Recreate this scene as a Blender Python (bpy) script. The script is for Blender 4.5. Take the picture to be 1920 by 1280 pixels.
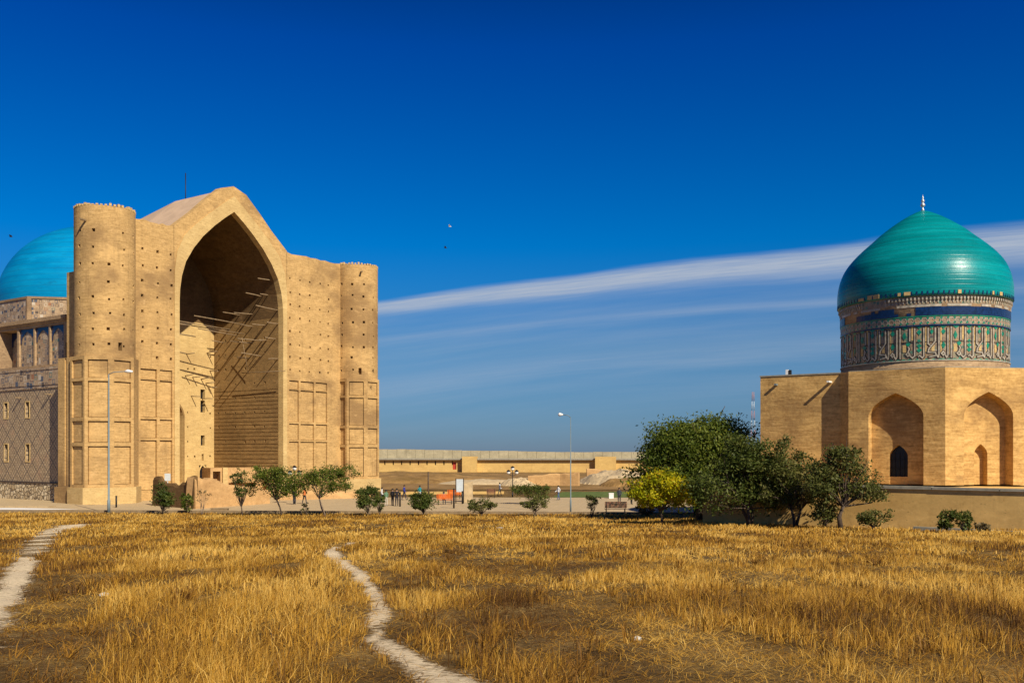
import bpy, bmesh, math, random
import numpy as np
from mathutils import Vector, Matrix

R = math.radians
random.seed(7)
for o in list(bpy.data.objects):
    bpy.data.objects.remove(o)
SC = bpy.context.scene
COL = SC.collection

# ------------------------------------------------------------------ camera
FPX, EYE, HZ = 1800.0, 5.73, 845.0          # focal length in photo pixels, eye height, horizon row
cd = bpy.data.cameras.new('camera')
cam = bpy.data.objects.new('camera', cd)
COL.objects.link(cam)
cam.location = (0, 0, EYE)
cam.rotation_euler = (R(90), 0, 0)
cd.sensor_width = 36
cd.lens = 36 * FPX / 1920
cd.shift_y = (HZ - 640) / 1920
cd.clip_start = 0.1
cd.clip_end = 9000
SC.camera = cam

# ------------------------------------------------------------------ light
SUN_A, SUN_EL = 34.5, 38.0                   # azimuth from the camera's back towards the right, elevation
L = Vector((math.sin(R(SUN_A)) * math.cos(R(SUN_EL)), -math.cos(R(SUN_A)) * math.cos(R(SUN_EL)), math.sin(R(SUN_EL))))
sd = bpy.data.lights.new('sun', 'SUN')
sd.energy = 5.0
sd.angle = R(0.5)
sd.color = (1.0, 0.89, 0.70)
sun = bpy.data.objects.new('sun', sd)
COL.objects.link(sun)
sun.rotation_euler = L.to_track_quat('Z', 'Y').to_euler()
sun.location = (60, -60, 90)

W = bpy.data.worlds.new('World')
SC.world = W
W.use_nodes = True


class NT:
    """small node-tree helper"""
    def __init__(s, tree):
        s.t = tree
        s.n = tree.nodes
        s.l = tree.links

    def new(s, typ, **kw):
        nd = s.n.new(typ)
        for k, v in kw.items():
            setattr(nd, k, v)
        return nd

    def put(s, sock, v):
        if isinstance(v, bpy.types.NodeSocket):
            s.l.new(v, sock)
        elif isinstance(v, (tuple, list)):
            if len(v) == 3 and sock.type == 'RGBA':
                v = tuple(v) + (1,)
            sock.default_value = v
        else:
            sock.default_value = v

    def math(s, op, a, b=0.0, c=0.0, clamp=False):
        nd = s.new('ShaderNodeMath', operation=op, use_clamp=clamp)
        s.put(nd.inputs[0], a)
        s.put(nd.inputs[1], b)
        s.put(nd.inputs[2], c)
        return nd.outputs[0]

    def mix(s, f, a, b, blend='MIX'):
        nd = s.new('ShaderNodeMix', data_type='RGBA', blend_type=blend)
        s.put(nd.inputs[0], f)
        s.put(nd.inputs[6], a)
        s.put(nd.inputs[7], b)
        return nd.outputs[2]

    def noise(s, vec, scale=1.0, detail=3.0, rough=0.55, dist=0.0):
        nd = s.new('ShaderNodeTexNoise')
        s.put(nd.inputs['Vector'], vec)
        nd.inputs['Scale'].default_value = scale
        nd.inputs['Detail'].default_value = detail
        nd.inputs['Roughness'].default_value = rough
        nd.inputs['Distortion'].default_value = dist
        return nd.outputs['Fac']

    def scale(s, vec, sc, rot=(0, 0, 0), loc=(0, 0, 0)):
        nd = s.new('ShaderNodeMapping')
        s.put(nd.inputs[0], vec)
        nd.inputs['Location'].default_value = loc
        nd.inputs['Rotation'].default_value = rot
        nd.inputs['Scale'].default_value = sc
        return nd.outputs[0]

    def ramp(s, f, stops, interp='LINEAR'):
        nd = s.new('ShaderNodeValToRGB')
        s.put(nd.inputs[0], f)
        e = nd.color_ramp.elements
        nd.color_ramp.interpolation = interp
        while len(e) < len(stops):
            e.new(0.5)
        for el, (p, c) in zip(e, stops):
            el.position = p
            el.color = (c, c, c, 1) if isinstance(c, (int, float)) else tuple(c) + (1,)
        return nd.outputs[0]

    def smooth(s, f, a, b):
        nd = s.new('ShaderNodeMapRange', interpolation_type='SMOOTHSTEP')
        s.put(nd.inputs[0], f)
        nd.inputs[1].default_value = a
        nd.inputs[2].default_value = b
        return nd.outputs[0]


def build_world():
    g = NT(W.node_tree)
    bg = W.node_tree.nodes['Background']
    sky = g.new('ShaderNodeTexSky', sky_type='NISHITA')
    sky.sun_disc = False
    sky.sun_elevation = R(SUN_EL)
    sky.sun_rotation = math.atan2(L.x, L.y)
    sky.altitude = 300
    sky.air_density = 1.0
    sky.dust_density = 0.3
    sky.ozone_density = 5.0
    co = g.new('ShaderNodeTexCoord').outputs['Generated']
    sp = g.new('ShaderNodeSeparateXYZ')
    g.put(sp.inputs[0], co)
    x, y, z = sp.outputs
    el = g.math('MULTIPLY', g.math('ARCSINE', z), 180 / math.pi)
    az = g.math('MULTIPLY', g.math('ARCTAN2', x, y), 180 / math.pi)
    # polarised, strongly saturated clear sky: a tint by elevation only, the same all the way round
    f = g.math('DIVIDE', el, 60.0, clamp=True)
    tint = g.ramp(f, SKY_TINT)
    col = g.mix(1.0, sky.outputs[0], tint, 'MULTIPLY')
    # cirrus: streaks that follow a gently rising line and go on beyond both edges of the view
    azc = g.math('MINIMUM', g.math('MAXIMUM', az, -60.0), 60.0)
    c = g.math('MULTIPLY_ADD', g.math('MULTIPLY_ADD', azc, -0.0021, 0.11), azc, 9.6)
    wv = g.noise(g.scale(co, (3.0, 3.0, 3.0)), 1.0, 2.0)
    c = g.math('ADD', c, g.math('MULTIPLY', g.math('SUBTRACT', wv, 0.5), 0.7))
    s = g.math('SUBTRACT', el, c)
    cv = g.new('ShaderNodeCombineXYZ')
    g.put(cv.inputs[0], g.math('MULTIPLY', az, 0.06))
    g.put(cv.inputs[1], g.math('MULTIPLY', s, 1.1))
    n = g.noise(cv.outputs[0], 1.0, 5.0, 0.6)
    fib = g.noise(g.scale(cv.outputs[0], (3.0, 6.5, 1)), 1.0, 6.0, 0.72)
    wid = g.math('MAXIMUM', g.math('MULTIPLY_ADD', azc, 0.020, 0.66), 0.45)
    sn = g.math('DIVIDE', g.math('ADD', s, g.math('MULTIPLY', g.math('SUBTRACT', n, 0.5), 0.7)), wid)
    band = g.math('MULTIPLY', g.smooth(sn, 0.80, 0.05), g.smooth(sn, -1.5, -0.1))
    band = g.math('MULTIPLY', band, g.math('MULTIPLY_ADD', fib, 1.25, 0.10))
    veil = g.math('MULTIPLY', g.smooth(sn, 0.6, -0.5), g.smooth(el, -2.0, 6.0))
    veil = g.math('MULTIPLY', veil, g.math('MULTIPLY_ADD', n, 0.42, 0.0))
    s2 = g.math('ADD', s, g.math('MULTIPLY_ADD', n, 0.6, g.math('MULTIPLY_ADD', azc, 0.012, 1.9)))
    thin = g.math('MULTIPLY', g.smooth(s2, 0.35, 0.0), g.smooth(s2, -0.5, 0.0))
    thin = g.math('MULTIPLY', g.math('MULTIPLY', thin, fib), 0.34)
    s3 = g.math('ADD', s, g.math('MULTIPLY_ADD', n, 1.2, 4.2))
    th3 = g.math('MULTIPLY', g.smooth(s3, 0.9, 0.0), g.smooth(s3, -1.2, 0.0))
    th3 = g.math('MULTIPLY', g.math('MULTIPLY', th3, fib), 0.26)
    tot = g.math('ADD', g.math('ADD', band, veil), g.math('ADD', thin, th3), clamp=True)
    tot = g.math('MULTIPLY', tot, 0.95)
    col = g.mix(tot, col, CLOUD_COL)
    g.put(bg.inputs['Color'], col)
    bg.inputs['Strength'].default_value = 0.1


SKY_TINT = [(0.0, (0.185, 0.275, 0.47)), (0.10, (0.12, 0.35, 0.53)), (0.2, (0.0, 0.40, 0.74)), (0.38, (0.0, 0.24, 0.69)), (0.48, (0.0, 0.125, 0.40)), (1.0, (0.0, 0.11, 0.36))]
CLOUD_COL = (3.4, 3.9, 4.75)
build_world()
SC.view_settings.view_transform = 'Standard'
SC.view_settings.look = 'None'
SC.view_settings.gamma = 1
SC.view_settings.exposure = 0.3
SC.view_settings.use_curve_mapping = False


# ------------------------------------------------------------------ placing and building helpers
def ground(x, y):
    """height of the field: a low rise under the camera falling to the level square"""
    d = np.asarray(y, dtype=float)
    z = np.interp(d, [-40, 0, 6, 22, 40, 60, 80, 88, 96], [4.3, 4.15, 3.98, 3.0, 1.9, 0.8, 0.12, -0.03, -0.05])
    x = np.asarray(x, dtype=float)
    bump = 0.05 * np.sin(x * 0.9 + 0.6 * np.sin(d * 0.7)) * np.sin(d * 0.8 + 1.0) + 0.03 * np.sin(x * 2.3 + 1.7) * np.sin(d * 1.9)
    return z + bump * np.clip((84 - d) / 12, 0, 1)


def at(px, py, d):
    return Vector(((px - 960) / FPX * d, d, EYE + (HZ - py) / FPX * d))


def on_ground(px, d, plaza=False):
    x = (px - 960) / FPX * d
    return Vector((x, d, 0.0 if plaza else float(ground(x, d))))


def row_depth(py):
    """distance at which the field appears in photo row py"""
    lo, hi = 3.0, 110.0
    for _ in range(50):
        m = (lo + hi) / 2
        yy = HZ + (EYE - float(ground(0, m))) / m * FPX
        if yy > py:
            lo = m
        else:
            hi = m
    return lo


ORIG = {}


def empty(name, loc):
    o = bpy.data.objects.new(name, None)
    o.empty_display_size = 0.3
    o.location = loc
    COL.objects.link(o)
    ORIG[o] = Vector(loc)
    return o


def tag(o, label=None, cat=None, group=None, kind=None):
    if label:
        o['label'] = label
    if cat:
        o['category'] = cat
    if group:
        o['group'] = group
    if kind:
        o['kind'] = kind
    return o


class MB:
    """mesh builder in world coordinates; build() makes ONE mesh object"""
    def __init__(s):
        s.v, s.f, s.uv, s.smooth = [], [], {}, []

    def add(s, vs, fs, smooth=False):
        b = len(s.v)
        s.v += [tuple(v) for v in vs]
        for f in fs:
            s.f.append(tuple(b + i for i in f))
            s.smooth.append(smooth)
        return s

    def box(s, fr, u0, u1, w0, w1, z0, z1):
        p = [fr(u, w, z) for z in (z0, z1) for (u, w) in ((u0, w0), (u1, w0), (u1, w1), (u0, w1))]
        return s.add(p, [(3, 2, 1, 0), (4, 5, 6, 7), (0, 1, 5, 4), (1, 2, 6, 5), (2, 3, 7, 6), (3, 0, 4, 7)])

    def tube(s, pts, rad, n=6, cap=True, smooth=True):
        pts = [Vector(p) for p in pts]
        if not isinstance(rad, (list, tuple)):
            rad = [rad] * len(pts)
        vs, fs = [], []
        up = Vector((0.13, 0.21, 0.97)).normalized()
        for i, p in enumerate(pts):
            d = (pts[min(i + 1, len(pts) - 1)] - pts[max(i - 1, 0)])
            d = d.normalized() if d.length > 1e-6 else Vector((0, 0, 1))
            a = d.cross(up)
            if a.length < 0.05:
                a = d.cross(Vector((1, 0, 0)))
            a.normalize()
            b = d.cross(a)
            for k in range(n):
                t = 2 * math.pi * k / n
                vs.append(p + rad[i] * (math.cos(t) * a + math.sin(t) * b))
        for i in range(len(pts) - 1):
            for k in range(n):
                k2 = (k + 1) % n
                fs.append((i * n + k, i * n + k2, (i + 1) * n + k2, (i + 1) * n + k))
        if cap:
            fs.append(tuple(range(n))[::-1])
            fs.append(tuple((len(pts) - 1) * n + k for k in range(n)))
        return s.add(vs, fs, smooth)

    def lathe(s, c, prof, n=48, smooth=True):
        vs, fs = [], []
        for (r, z) in prof:
            for k in range(n):
                t = 2 * math.pi * k / n
                vs.append((c[0] + r * math.cos(t), c[1] + r * math.sin(t), z))
        for i in range(len(prof) - 1):
            for k in range(n):
                k2 = (k + 1) % n
                fs.append((i * n + k, i * n + k2, (i + 1) * n + k2, (i + 1) * n + k))
        return s.add(vs, fs, smooth)

    def strip(s, A, B):
        n = len(A)
        return s.add(list(A) + list(B), [(i, i + 1, n + i + 1, n + i) for i in range(n - 1)])

    def prism(s, poly, z0, z1):
        """poly: ground outline [(x, y)], z1 a number or one height per corner"""
        n = len(poly)
        zt = z1 if isinstance(z1, (list, tuple)) else [z1] * n
        vs = [(x, y, z0) for x, y in poly] + [(x, y, z) for (x, y), z in zip(poly, zt)]
        fs = [(i, (i + 1) % n, n + (i + 1) % n, n + i) for i in range(n)] + [tuple(range(n, 2 * n)), tuple(range(n))[::-1]]
        return s.add(vs, fs)

    def build(s, name, mat, parent=None, fix=False, kind=None):
        og = ORIG.get(parent, Vector((0, 0, 0)))
        me = bpy.data.meshes.new(name)
        me.from_pydata([(v[0] - og[0], v[1] - og[1], v[2] - og[2]) for v in s.v], [], s.f)
        if s.uv:
            lay = me.uv_layers.new(name='uv')
            for lp in me.loops:
                lay.data[lp.index].uv = s.uv.get(lp.vertex_index, (0, 0))
        me.polygons.foreach_set('use_smooth', s.smooth)
        if fix:
            bm = bmesh.new()
            bm.from_mesh(me)
            bmesh.ops.recalc_face_normals(bm, faces=bm.faces)
            bm.to_mesh(me)
            bm.free()
        me.materials.append(mat)
        me.update()
        o = bpy.data.objects.new(name, me)
        COL.objects.link(o)
        if parent:
            o.parent = parent
        ORIG[o] = og
        if kind:
            o['kind'] = kind
        return o


def shared(o, name, loc, rz, parent):
    """another object on the same mesh data"""
    c = bpy.data.objects.new(name, o.data)
    COL.objects.link(c)
    c.location = loc
    c.rotation_euler = (0, 0, rz)
    c.parent = parent
    return c


def frame(ox, oy, a, oz=0.0):
    """wall frame: u runs to the right along the wall, w out of it, z up; a is the facing azimuth (0 = towards the camera)"""
    ca, sa = math.cos(R(a)), math.sin(R(a))
    return lambda u, w, z: Vector((ox + u * ca + w * sa, oy + u * sa - w * ca, oz + z))


def cyl(cx, cy, a, r):
    """cylinder frame: u is arc length measured from azimuth a"""
    def f(u, w, z):
        t = R(a) + u / r
        return Vector((cx + (r + w) * math.sin(t), cy - (r + w) * math.cos(t), z))
    return f


def stepped(mb, f, u0, u1, z0, z1, rec, du=None):
    """wall sheet whose cells are pushed in by the recesses (ua, ub, za, zb, depth) that cover them"""
    us, zs = {round(u0, 3), round(u1, 3)}, {round(z0, 3), round(z1, 3)}
    for a, b, c, d, _ in rec:
        us |= {round(max(a, u0), 3), round(min(b, u1), 3)}
        zs |= {round(max(c, z0), 3), round(min(d, z1), 3)}
    if du:
        k = int((u1 - u0) / du)
        us |= {round(u0 + (u1 - u0) * i / k, 3) for i in range(k + 1)}
    us, zs = sorted(us), sorted(zs)
    nu, nz = len(us) - 1, len(zs) - 1
    D = np.zeros((nu, nz))
    uc = np.array([(us[i] + us[i + 1]) / 2 for i in range(nu)])
    zc = np.array([(zs[i] + zs[i + 1]) / 2 for i in range(nz)])
    for a, b, c, d, dep in rec:
        m = np.outer((uc > a) & (uc < b), (zc > c) & (zc < d))
        D[m] += dep
    idx, base = {}, len(mb.v)
    vs, fs = [], []

    def vert(i, j, dep):
        k = (i, j, round(dep, 3))
        if k not in idx:
            idx[k] = len(vs)
            vs.append(f(us[i], -dep, zs[j]))
            mb.uv[base + idx[k]] = (us[i], zs[j])
        return idx[k]
    for i in range(nu):
        for j in range(nz):
            d = D[i, j]
            fs.append((vert(i, j, d), vert(i + 1, j, d), vert(i + 1, j + 1, d), vert(i, j + 1, d)))
            if i + 1 < nu and abs(D[i + 1, j] - d) > 1e-4:
                e = D[i + 1, j]
                q = (vert(i + 1, j, d), vert(i + 1, j, e), vert(i + 1, j + 1, e), vert(i + 1, j + 1, d))
                fs.append(q)
            if j + 1 < nz and abs(D[i, j + 1] - d) > 1e-4:
                e = D[i, j + 1]
                fs.append((vert(i, j + 1, d), vert(i + 1, j + 1, d), vert(i + 1, j + 1, e), vert(i, j + 1, e)))
    mb.add(vs, fs)
    return mb


def mirror(half, uc):
    """half outline [(du, z)] from the foot up to the apex -> full outline left foot .. apex .. right foot"""
    return [(uc - d, z) for d, z in half] + [(uc + d, z) for d, z in half[-2::-1]]


def rect_match(half, hw, z1):
    """rectangle outline with as many points as the arch half outline"""
    z0 = half[0][1]
    k = max(2, len(half) // 2)
    out = []
    for i in range(len(half)):
        if i <= k:
            out.append((hw, z0 + (z1 - z0) * min(1, (half[i][1] - z0) / (half[k][1] - z0))))
        else:
            out.append((hw * (1 - (i - k) / (len(half) - 1 - k)), z1))
    return out


def pointed(hw, z0, zs, za, n=9):
    """half outline of a pointed arch: foot, springing, then a curve to the apex"""
    out = [(hw, z0), (hw, (z0 + zs) / 2), (hw, zs)]
    h = za - zs
    for i in range(1, n + 1):
        t = i / n
        # blend of an ellipse quarter and a straight haunch
        d = hw * (1 - t ** 2.1)
        z = zs + h * (t ** 1.0)
        e = hw * math.cos(t * math.pi / 2) ** 0.85
        out.append((0.45 * d + 0.55 * e if i < n else 0.0, z))
    return out


def S(c):
    """sRGB 0..255 -> linear"""
    return tuple(((v / 255) / 12.92 if v / 255 <= 0.04045 else ((v / 255 + 0.055) / 1.055) ** 2.4) for v in c)


# ------------------------------------------------------------------ materials
def new_mat(name):
    m = bpy.data.materials.new(name)
    m.use_nodes = True
    g = NT(m.node_tree)
    b = m.node_tree.nodes['Principled BSDF']
    return m, g, b


def plain(name, col, rough=0.7, metal=0.0, var=0.25, scale=3.0, spec=0.3):
    m, g, b = new_mat(name)
    pos = g.new('ShaderNodeNewGeometry').outputs['Position']
    n = g.noise(pos, scale, 4.0)
    dark = tuple(c * (1 - var) for c in col)
    lite = tuple(min(1, c * (1 + var)) for c in col)
    g.put(b.inputs['Base Color'], g.ramp(n, [(0.3, dark), (0.7, lite)]))
    b.inputs['Roughness'].default_value = rough
    b.inputs['Metallic'].default_value = metal
    b.inputs['Specular IOR Level'].default_value = spec
    return m


def brick(name, c1, c2, stain, course=7.0, along=1.1, big=0.12, stain_amt=0.55, bump=0.6, fine=5.0):
    """weathered brickwork: thin uneven courses, patches of repair, large stains"""
    m, g, b = new_mat(name)
    pos = g.new('ShaderNodeNewGeometry').outputs['Position']
    n2 = g.noise(g.scale(pos, (along, along, course)), 1.0, 4.0, 0.65)
    n3 = g.noise(pos, fine, 3.0, 0.6)
    patch = g.noise(g.scale(pos, (0.35, 0.35, 0.9)), 1.0, 3.0, 0.6, 0.6)
    n1 = g.noise(g.scale(pos, (big, big, big * 1.4)), 1.0, 5.0, 0.62)
    f = g.math('ADD', g.math('MULTIPLY', n2, 0.6), g.math('MULTIPLY', n3, 0.4))
    col = g.ramp(f, [(0.30, tuple(c * 0.62 for c in c2)), (0.40, c2), (0.60, c1), (0.72, tuple(min(1, c * 1.18) for c in c1))])
    blot = g.noise(g.scale(pos, (0.9, 0.9, 1.6)), 1.0, 5.0, 0.7)
    col = g.mix(g.math('MULTIPLY', g.smooth(blot, 0.52, 0.72), 0.55), col, tuple(c * 0.8 for c in c2))
    col = g.mix(g.math('MULTIPLY', g.smooth(patch, 0.50, 0.70), 0.45), col, tuple(min(1, c * 1.25) for c in c1))
    col = g.mix(g.math('MULTIPLY', g.smooth(n1, 0.47, 0.66), stain_amt), col, stain)
    run = g.noise(g.scale(pos, (1.1, 1.1, 0.10)), 1.0, 4.0, 0.65)
    col = g.mix(g.math('MULTIPLY', g.smooth(run, 0.54, 0.74), 0.42 * stain_amt), col, tuple(c * 0.7 for c in stain))
    salt = g.noise(g.scale(pos, (0.7, 0.7, 1.3), (0, 0, 0), (13, 5, 2)), 1.0, 5.0, 0.7)
    col = g.mix(g.math('MULTIPLY', g.smooth(salt, 0.58, 0.72), 0.40), col, tuple(min(1, c * 1.25 + 0.05) for c in c1))
    speck = g.noise(g.scale(pos, (3.2, 3.2, 7.0)), 1.0, 2.0, 0.5)
    col = g.mix(g.math('MULTIPLY', g.smooth(speck, 0.66, 0.74), 0.5), col, tuple(c * 0.45 for c in c2))
    g.put(b.inputs['Base Color'], col)
    b.inputs['Roughness'].default_value = 0.92
    b.inputs['Specular IOR Level'].default_value = 0.15
    bp = g.new('ShaderNodeBump')
    bp.inputs['Strength'].default_value = bump
    bp.inputs['Distance'].default_value = 0.06
    g.put(bp.inputs['Height'], f)
    g.put(b.inputs['Normal'], bp.outputs[0])
    return m


def glazed(name, c1, c2, c3, rough=0.18, zs=2.2, course=0.34, joints=0.4):
    """glazed tile courses: colour changes from course to course, faded and dirty patches, thin joints"""
    m, g, b = new_mat(name)
    pos = g.new('ShaderNodeNewGeometry').outputs['Position']
    n = g.noise(g.scale(pos, (0.10, 0.10, zs)), 1.0, 4.0, 0.6)
    n2 = g.noise(g.scale(pos, (0.9, 0.9, zs * 4)), 1.0, 4.0, 0.7)
    nf = g.noise(pos, 9.0, 3.0, 0.7)
    fade = g.noise(g.scale(pos, (0.35, 0.35, 0.8)), 1.0, 5.0, 0.7)
    f = g.math('ADD', g.math('MULTIPLY', n, 0.66), g.math('MULTIPLY_ADD', n2, 0.20, g.math('MULTIPLY', nf, 0.14)))
    col = g.ramp(f, [(0.36, c2), (0.48, c1), (0.62, c3)])
    col = g.mix(g.math('MULTIPLY', g.smooth(fade, 0.55, 0.75), 0.35), col, tuple(min(1, c * 1.3 + 0.005) for c in c3))
    col = g.mix(g.math('MULTIPLY', g.smooth(fade, 0.45, 0.28), 0.45), col, tuple(c * 0.6 + 0.006 for c in c2))
    sp = g.new('ShaderNodeSeparateXYZ')
    g.put(sp.inputs[0], pos)
    zj = g.math('PINGPONG', g.math('ADD', sp.outputs[2], g.math('MULTIPLY', n2, 0.05)), course / 2)
    joint = g.smooth(zj, 0.05, 0.012)
    col = g.mix(g.math('MULTIPLY', joint, joints), col, tuple(c * 0.45 + 0.012 for c in c2))
    g.put(b.inputs['Base Color'], col)
    g.put(b.inputs['Roughness'], g.math('MULTIPLY_ADD', nf, 0.35, rough))
    b.inputs['Specular IOR Level'].default_value = 0.24
    bp = g.new('ShaderNodeBump')
    bp.inputs['Strength'].default_value = 0.28
    bp.inputs['Distance'].default_value = 0.025
    g.put(bp.inputs['Height'], g.math('SUBTRACT', g.math('MULTIPLY_ADD', n2, 0.6, nf), joint))
    g.put(b.inputs['Normal'], bp.outputs[0])
    return m


M = {}
M['brick'] = brick('tan_brick', (0.58, 0.375, 0.155), (0.41, 0.255, 0.10), (0.235, 0.142, 0.065), stain_amt=0.75)
M['brick_pale'] = brick('pale_brick', (0.60, 0.43, 0.19), (0.49, 0.335, 0.14), (0.40, 0.26, 0.11))
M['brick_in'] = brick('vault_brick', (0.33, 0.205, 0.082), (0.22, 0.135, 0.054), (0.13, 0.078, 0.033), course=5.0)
M['vault'] = brick('shaded_vault_brick', (0.19, 0.115, 0.05), (0.12, 0.072, 0.032), (0.07, 0.042, 0.02), course=3.0)  # darker copy of the vault brick: the hall's shade is put into its colour
M['brick_red'] = brick('reddish_brick', (0.66, 0.42, 0.155), (0.42, 0.245, 0.083), (0.23, 0.13, 0.055), course=6.5, along=0.8, big=0.22, stain_amt=0.6)
M['drum_brick'] = brick('drum_brick', (0.42, 0.29, 0.165), (0.27, 0.18, 0.105), (0.17, 0.11, 0.07), course=9, along=2.2)
M['plaster'] = brick('earth_plaster', (0.72, 0.47, 0.165), (0.62, 0.395, 0.135), (0.47, 0.29, 0.10), course=1.2, along=0.6, big=0.25, bump=0.25)
M['adobe'] = brick('adobe', (0.55, 0.34, 0.15), (0.45, 0.27, 0.115), (0.36, 0.21, 0.09), course=2.0, along=1.0, big=0.4, bump=0.5)
M['adobe_shaded'] = brick('dark_shaded_adobe', (0.18, 0.105, 0.042), (0.13, 0.075, 0.03), (0.09, 0.052, 0.022), course=2.0, along=1.2, big=0.5, bump=0.7)  # dark mud, darkened further so the colour carries the wall face's shade
M['fort'] = brick('fort_plaster', (0.62, 0.42, 0.15), (0.56, 0.37, 0.13), (0.46, 0.29, 0.11), course=0.5, along=0.3, big=0.16, bump=0.1, stain_amt=0.55)
M['fort_top'] = brick('fort_parapet', (0.44, 0.38, 0.25), (0.36, 0.31, 0.2), (0.28, 0.24, 0.16), course=0.5, along=0.5, big=0.15, bump=0.1)
M['roof'] = plain('roof_sheet', (0.52, 0.37, 0.25), 0.8, var=0.12, scale=0.6)
M['cap'] = plain('grey_coping', (0.30, 0.28, 0.22), 0.85, var=0.2)
M['turq'] = glazed('turquoise_tile', (0.0, 0.21, 0.225), (0.0, 0.160, 0.170), (0.002, 0.28, 0.300), rough=0.13, joints=0.22)
M['blue_dome'] = glazed('sky_blue_tile', (0.0, 0.215, 0.47), (0.0, 0.18, 0.41), (0.002, 0.275, 0.54), zs=0.8, course=0.8)
M['navy'] = plain('navy_tile', (0.004, 0.022, 0.085), 0.3, var=0.45, scale=5, spec=0.5)
M['teal'] = plain('teal_tile', (0.012, 0.22, 0.13), 0.3, var=0.35, scale=4, spec=0.5)
M['white_tile'] = plain('white_tile', (0.40, 0.355, 0.28), 0.45, var=0.35, scale=4)
M['dark_tile'] = plain('dark_tile', (0.06, 0.04, 0.03), 0.5, var=0.3, scale=4)
M['dark'] = plain('dark_pane', (0.008, 0.009, 0.014), 0.35, var=0.2, spec=0.5)
M['wood'] = plain('weathered_wood', (0.25, 0.175, 0.10), 0.85, var=0.3, scale=3)
M['wood_dark'] = plain('brown_bench_wood', (0.17, 0.075, 0.04), 0.6, var=0.3, scale=6)
M['orange'] = plain('orange_paint', (0.62, 0.13, 0.015), 0.5, var=0.12)
M['metal'] = plain('grey_metal', (0.17, 0.22, 0.24), 0.5, 0.1, var=0.1)
M['steel'] = plain('bright_steel', (0.55, 0.56, 0.56), 0.45, 0.6, var=0.05)
M['black'] = plain('black_metal', (0.015, 0.015, 0.017), 0.5, var=0.2)
M['white'] = plain('white_paint', (0.78, 0.77, 0.74), 0.5, var=0.06)
M['red'] = plain('red_paint', (0.42, 0.05, 0.03), 0.6, var=0.15)
M['mast_red'] = plain('faded_red_paint', (0.40, 0.20, 0.17), 0.7, var=0.1)
M['litter'] = plain('dirty_plastic', (0.55, 0.53, 0.47), 0.6, var=0.2, scale=20)
M['board'] = plain('pale_board', (0.50, 0.56, 0.60), 0.5, var=0.1)
M['bark'] = plain('bark', (0.085, 0.06, 0.042), 0.95, var=0.4, scale=9)
M['bark_pale'] = plain('pale_bark', (0.22, 0.16, 0.11), 0.95, var=0.35, scale=9)
M['rock'] = plain('pale_rock', (0.50, 0.38, 0.22), 0.9, var=0.2, scale=2)


def attr_leaf(name, ramp, trans=0.35, rough=0.55):
    """leaf or straw: colour picked by the per-leaf attribute 'rnd', some light passes through"""
    m, g, b = new_mat(name)
    a = g.new('ShaderNodeAttribute', attribute_name='rnd')
    col = g.ramp(a.outputs['Fac'], ramp)
    g.put(b.inputs['Base Color'], col)
    b.inputs['Roughness'].default_value = rough
    b.inputs['Specular IOR Level'].default_value = 0.25
    t = g.new('ShaderNodeBsdfTranslucent')
    g.put(t.inputs[0], col)
    mx = g.new('ShaderNodeMixShader')
    mx.inputs[0].default_value = trans
    out = m.node_tree.nodes['Material Output']
    g.l.new(b.outputs[0], mx.inputs[1])
    g.l.new(t.outputs[0], mx.inputs[2])
    g.l.new(mx.outputs[0], out.inputs[0])
    return m


M['leaf_green'] = attr_leaf('green_leaves', [(0.0, (0.045, 0.075, 0.008)), (0.55, (0.115, 0.155, 0.018)), (1.0, (0.22, 0.24, 0.034))], 0.42)
M['leaf_dark'] = attr_leaf('dark_leaves', [(0.0, (0.048, 0.072, 0.012)), (0.6, (0.108, 0.138, 0.025)), (1.0, (0.19, 0.195, 0.042))], 0.42)
M['leaf_olive'] = attr_leaf('olive_leaves', [(0.0, (0.060, 0.075, 0.016)), (0.6, (0.13, 0.142, 0.032)), (1.0, (0.24, 0.21, 0.065))], 0.4)
M['leaf_bush'] = attr_leaf('bush_leaves', [(0.0, (0.040, 0.066, 0.010)), (0.6, (0.090, 0.120, 0.020)), (1.0, (0.16, 0.17, 0.035))], 0.35)
M['leaf_yellow'] = attr_leaf('yellow_leaves', [(0.0, (0.16, 0.20, 0.006)), (0.45, (0.42, 0.41, 0.008)), (0.8, (0.66, 0.54, 0.010)), (1.0, (0.52, 0.28, 0.02))], 0.45)
M['leaf_dry'] = attr_leaf('dry_leaves', [(0.0, (0.10, 0.07, 0.03)), (0.6, (0.17, 0.13, 0.05)), (1.0, (0.24, 0.18, 0.09))], 0.25)
M['straw'] = attr_leaf('straw', [(0.0, (0.11, 0.050, 0.012)), (0.3, (0.34, 0.165, 0.022)), (0.65, (0.58, 0.315, 0.036)), (1.0, (0.78, 0.50, 0.12))], 0.35, 0.6)


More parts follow.
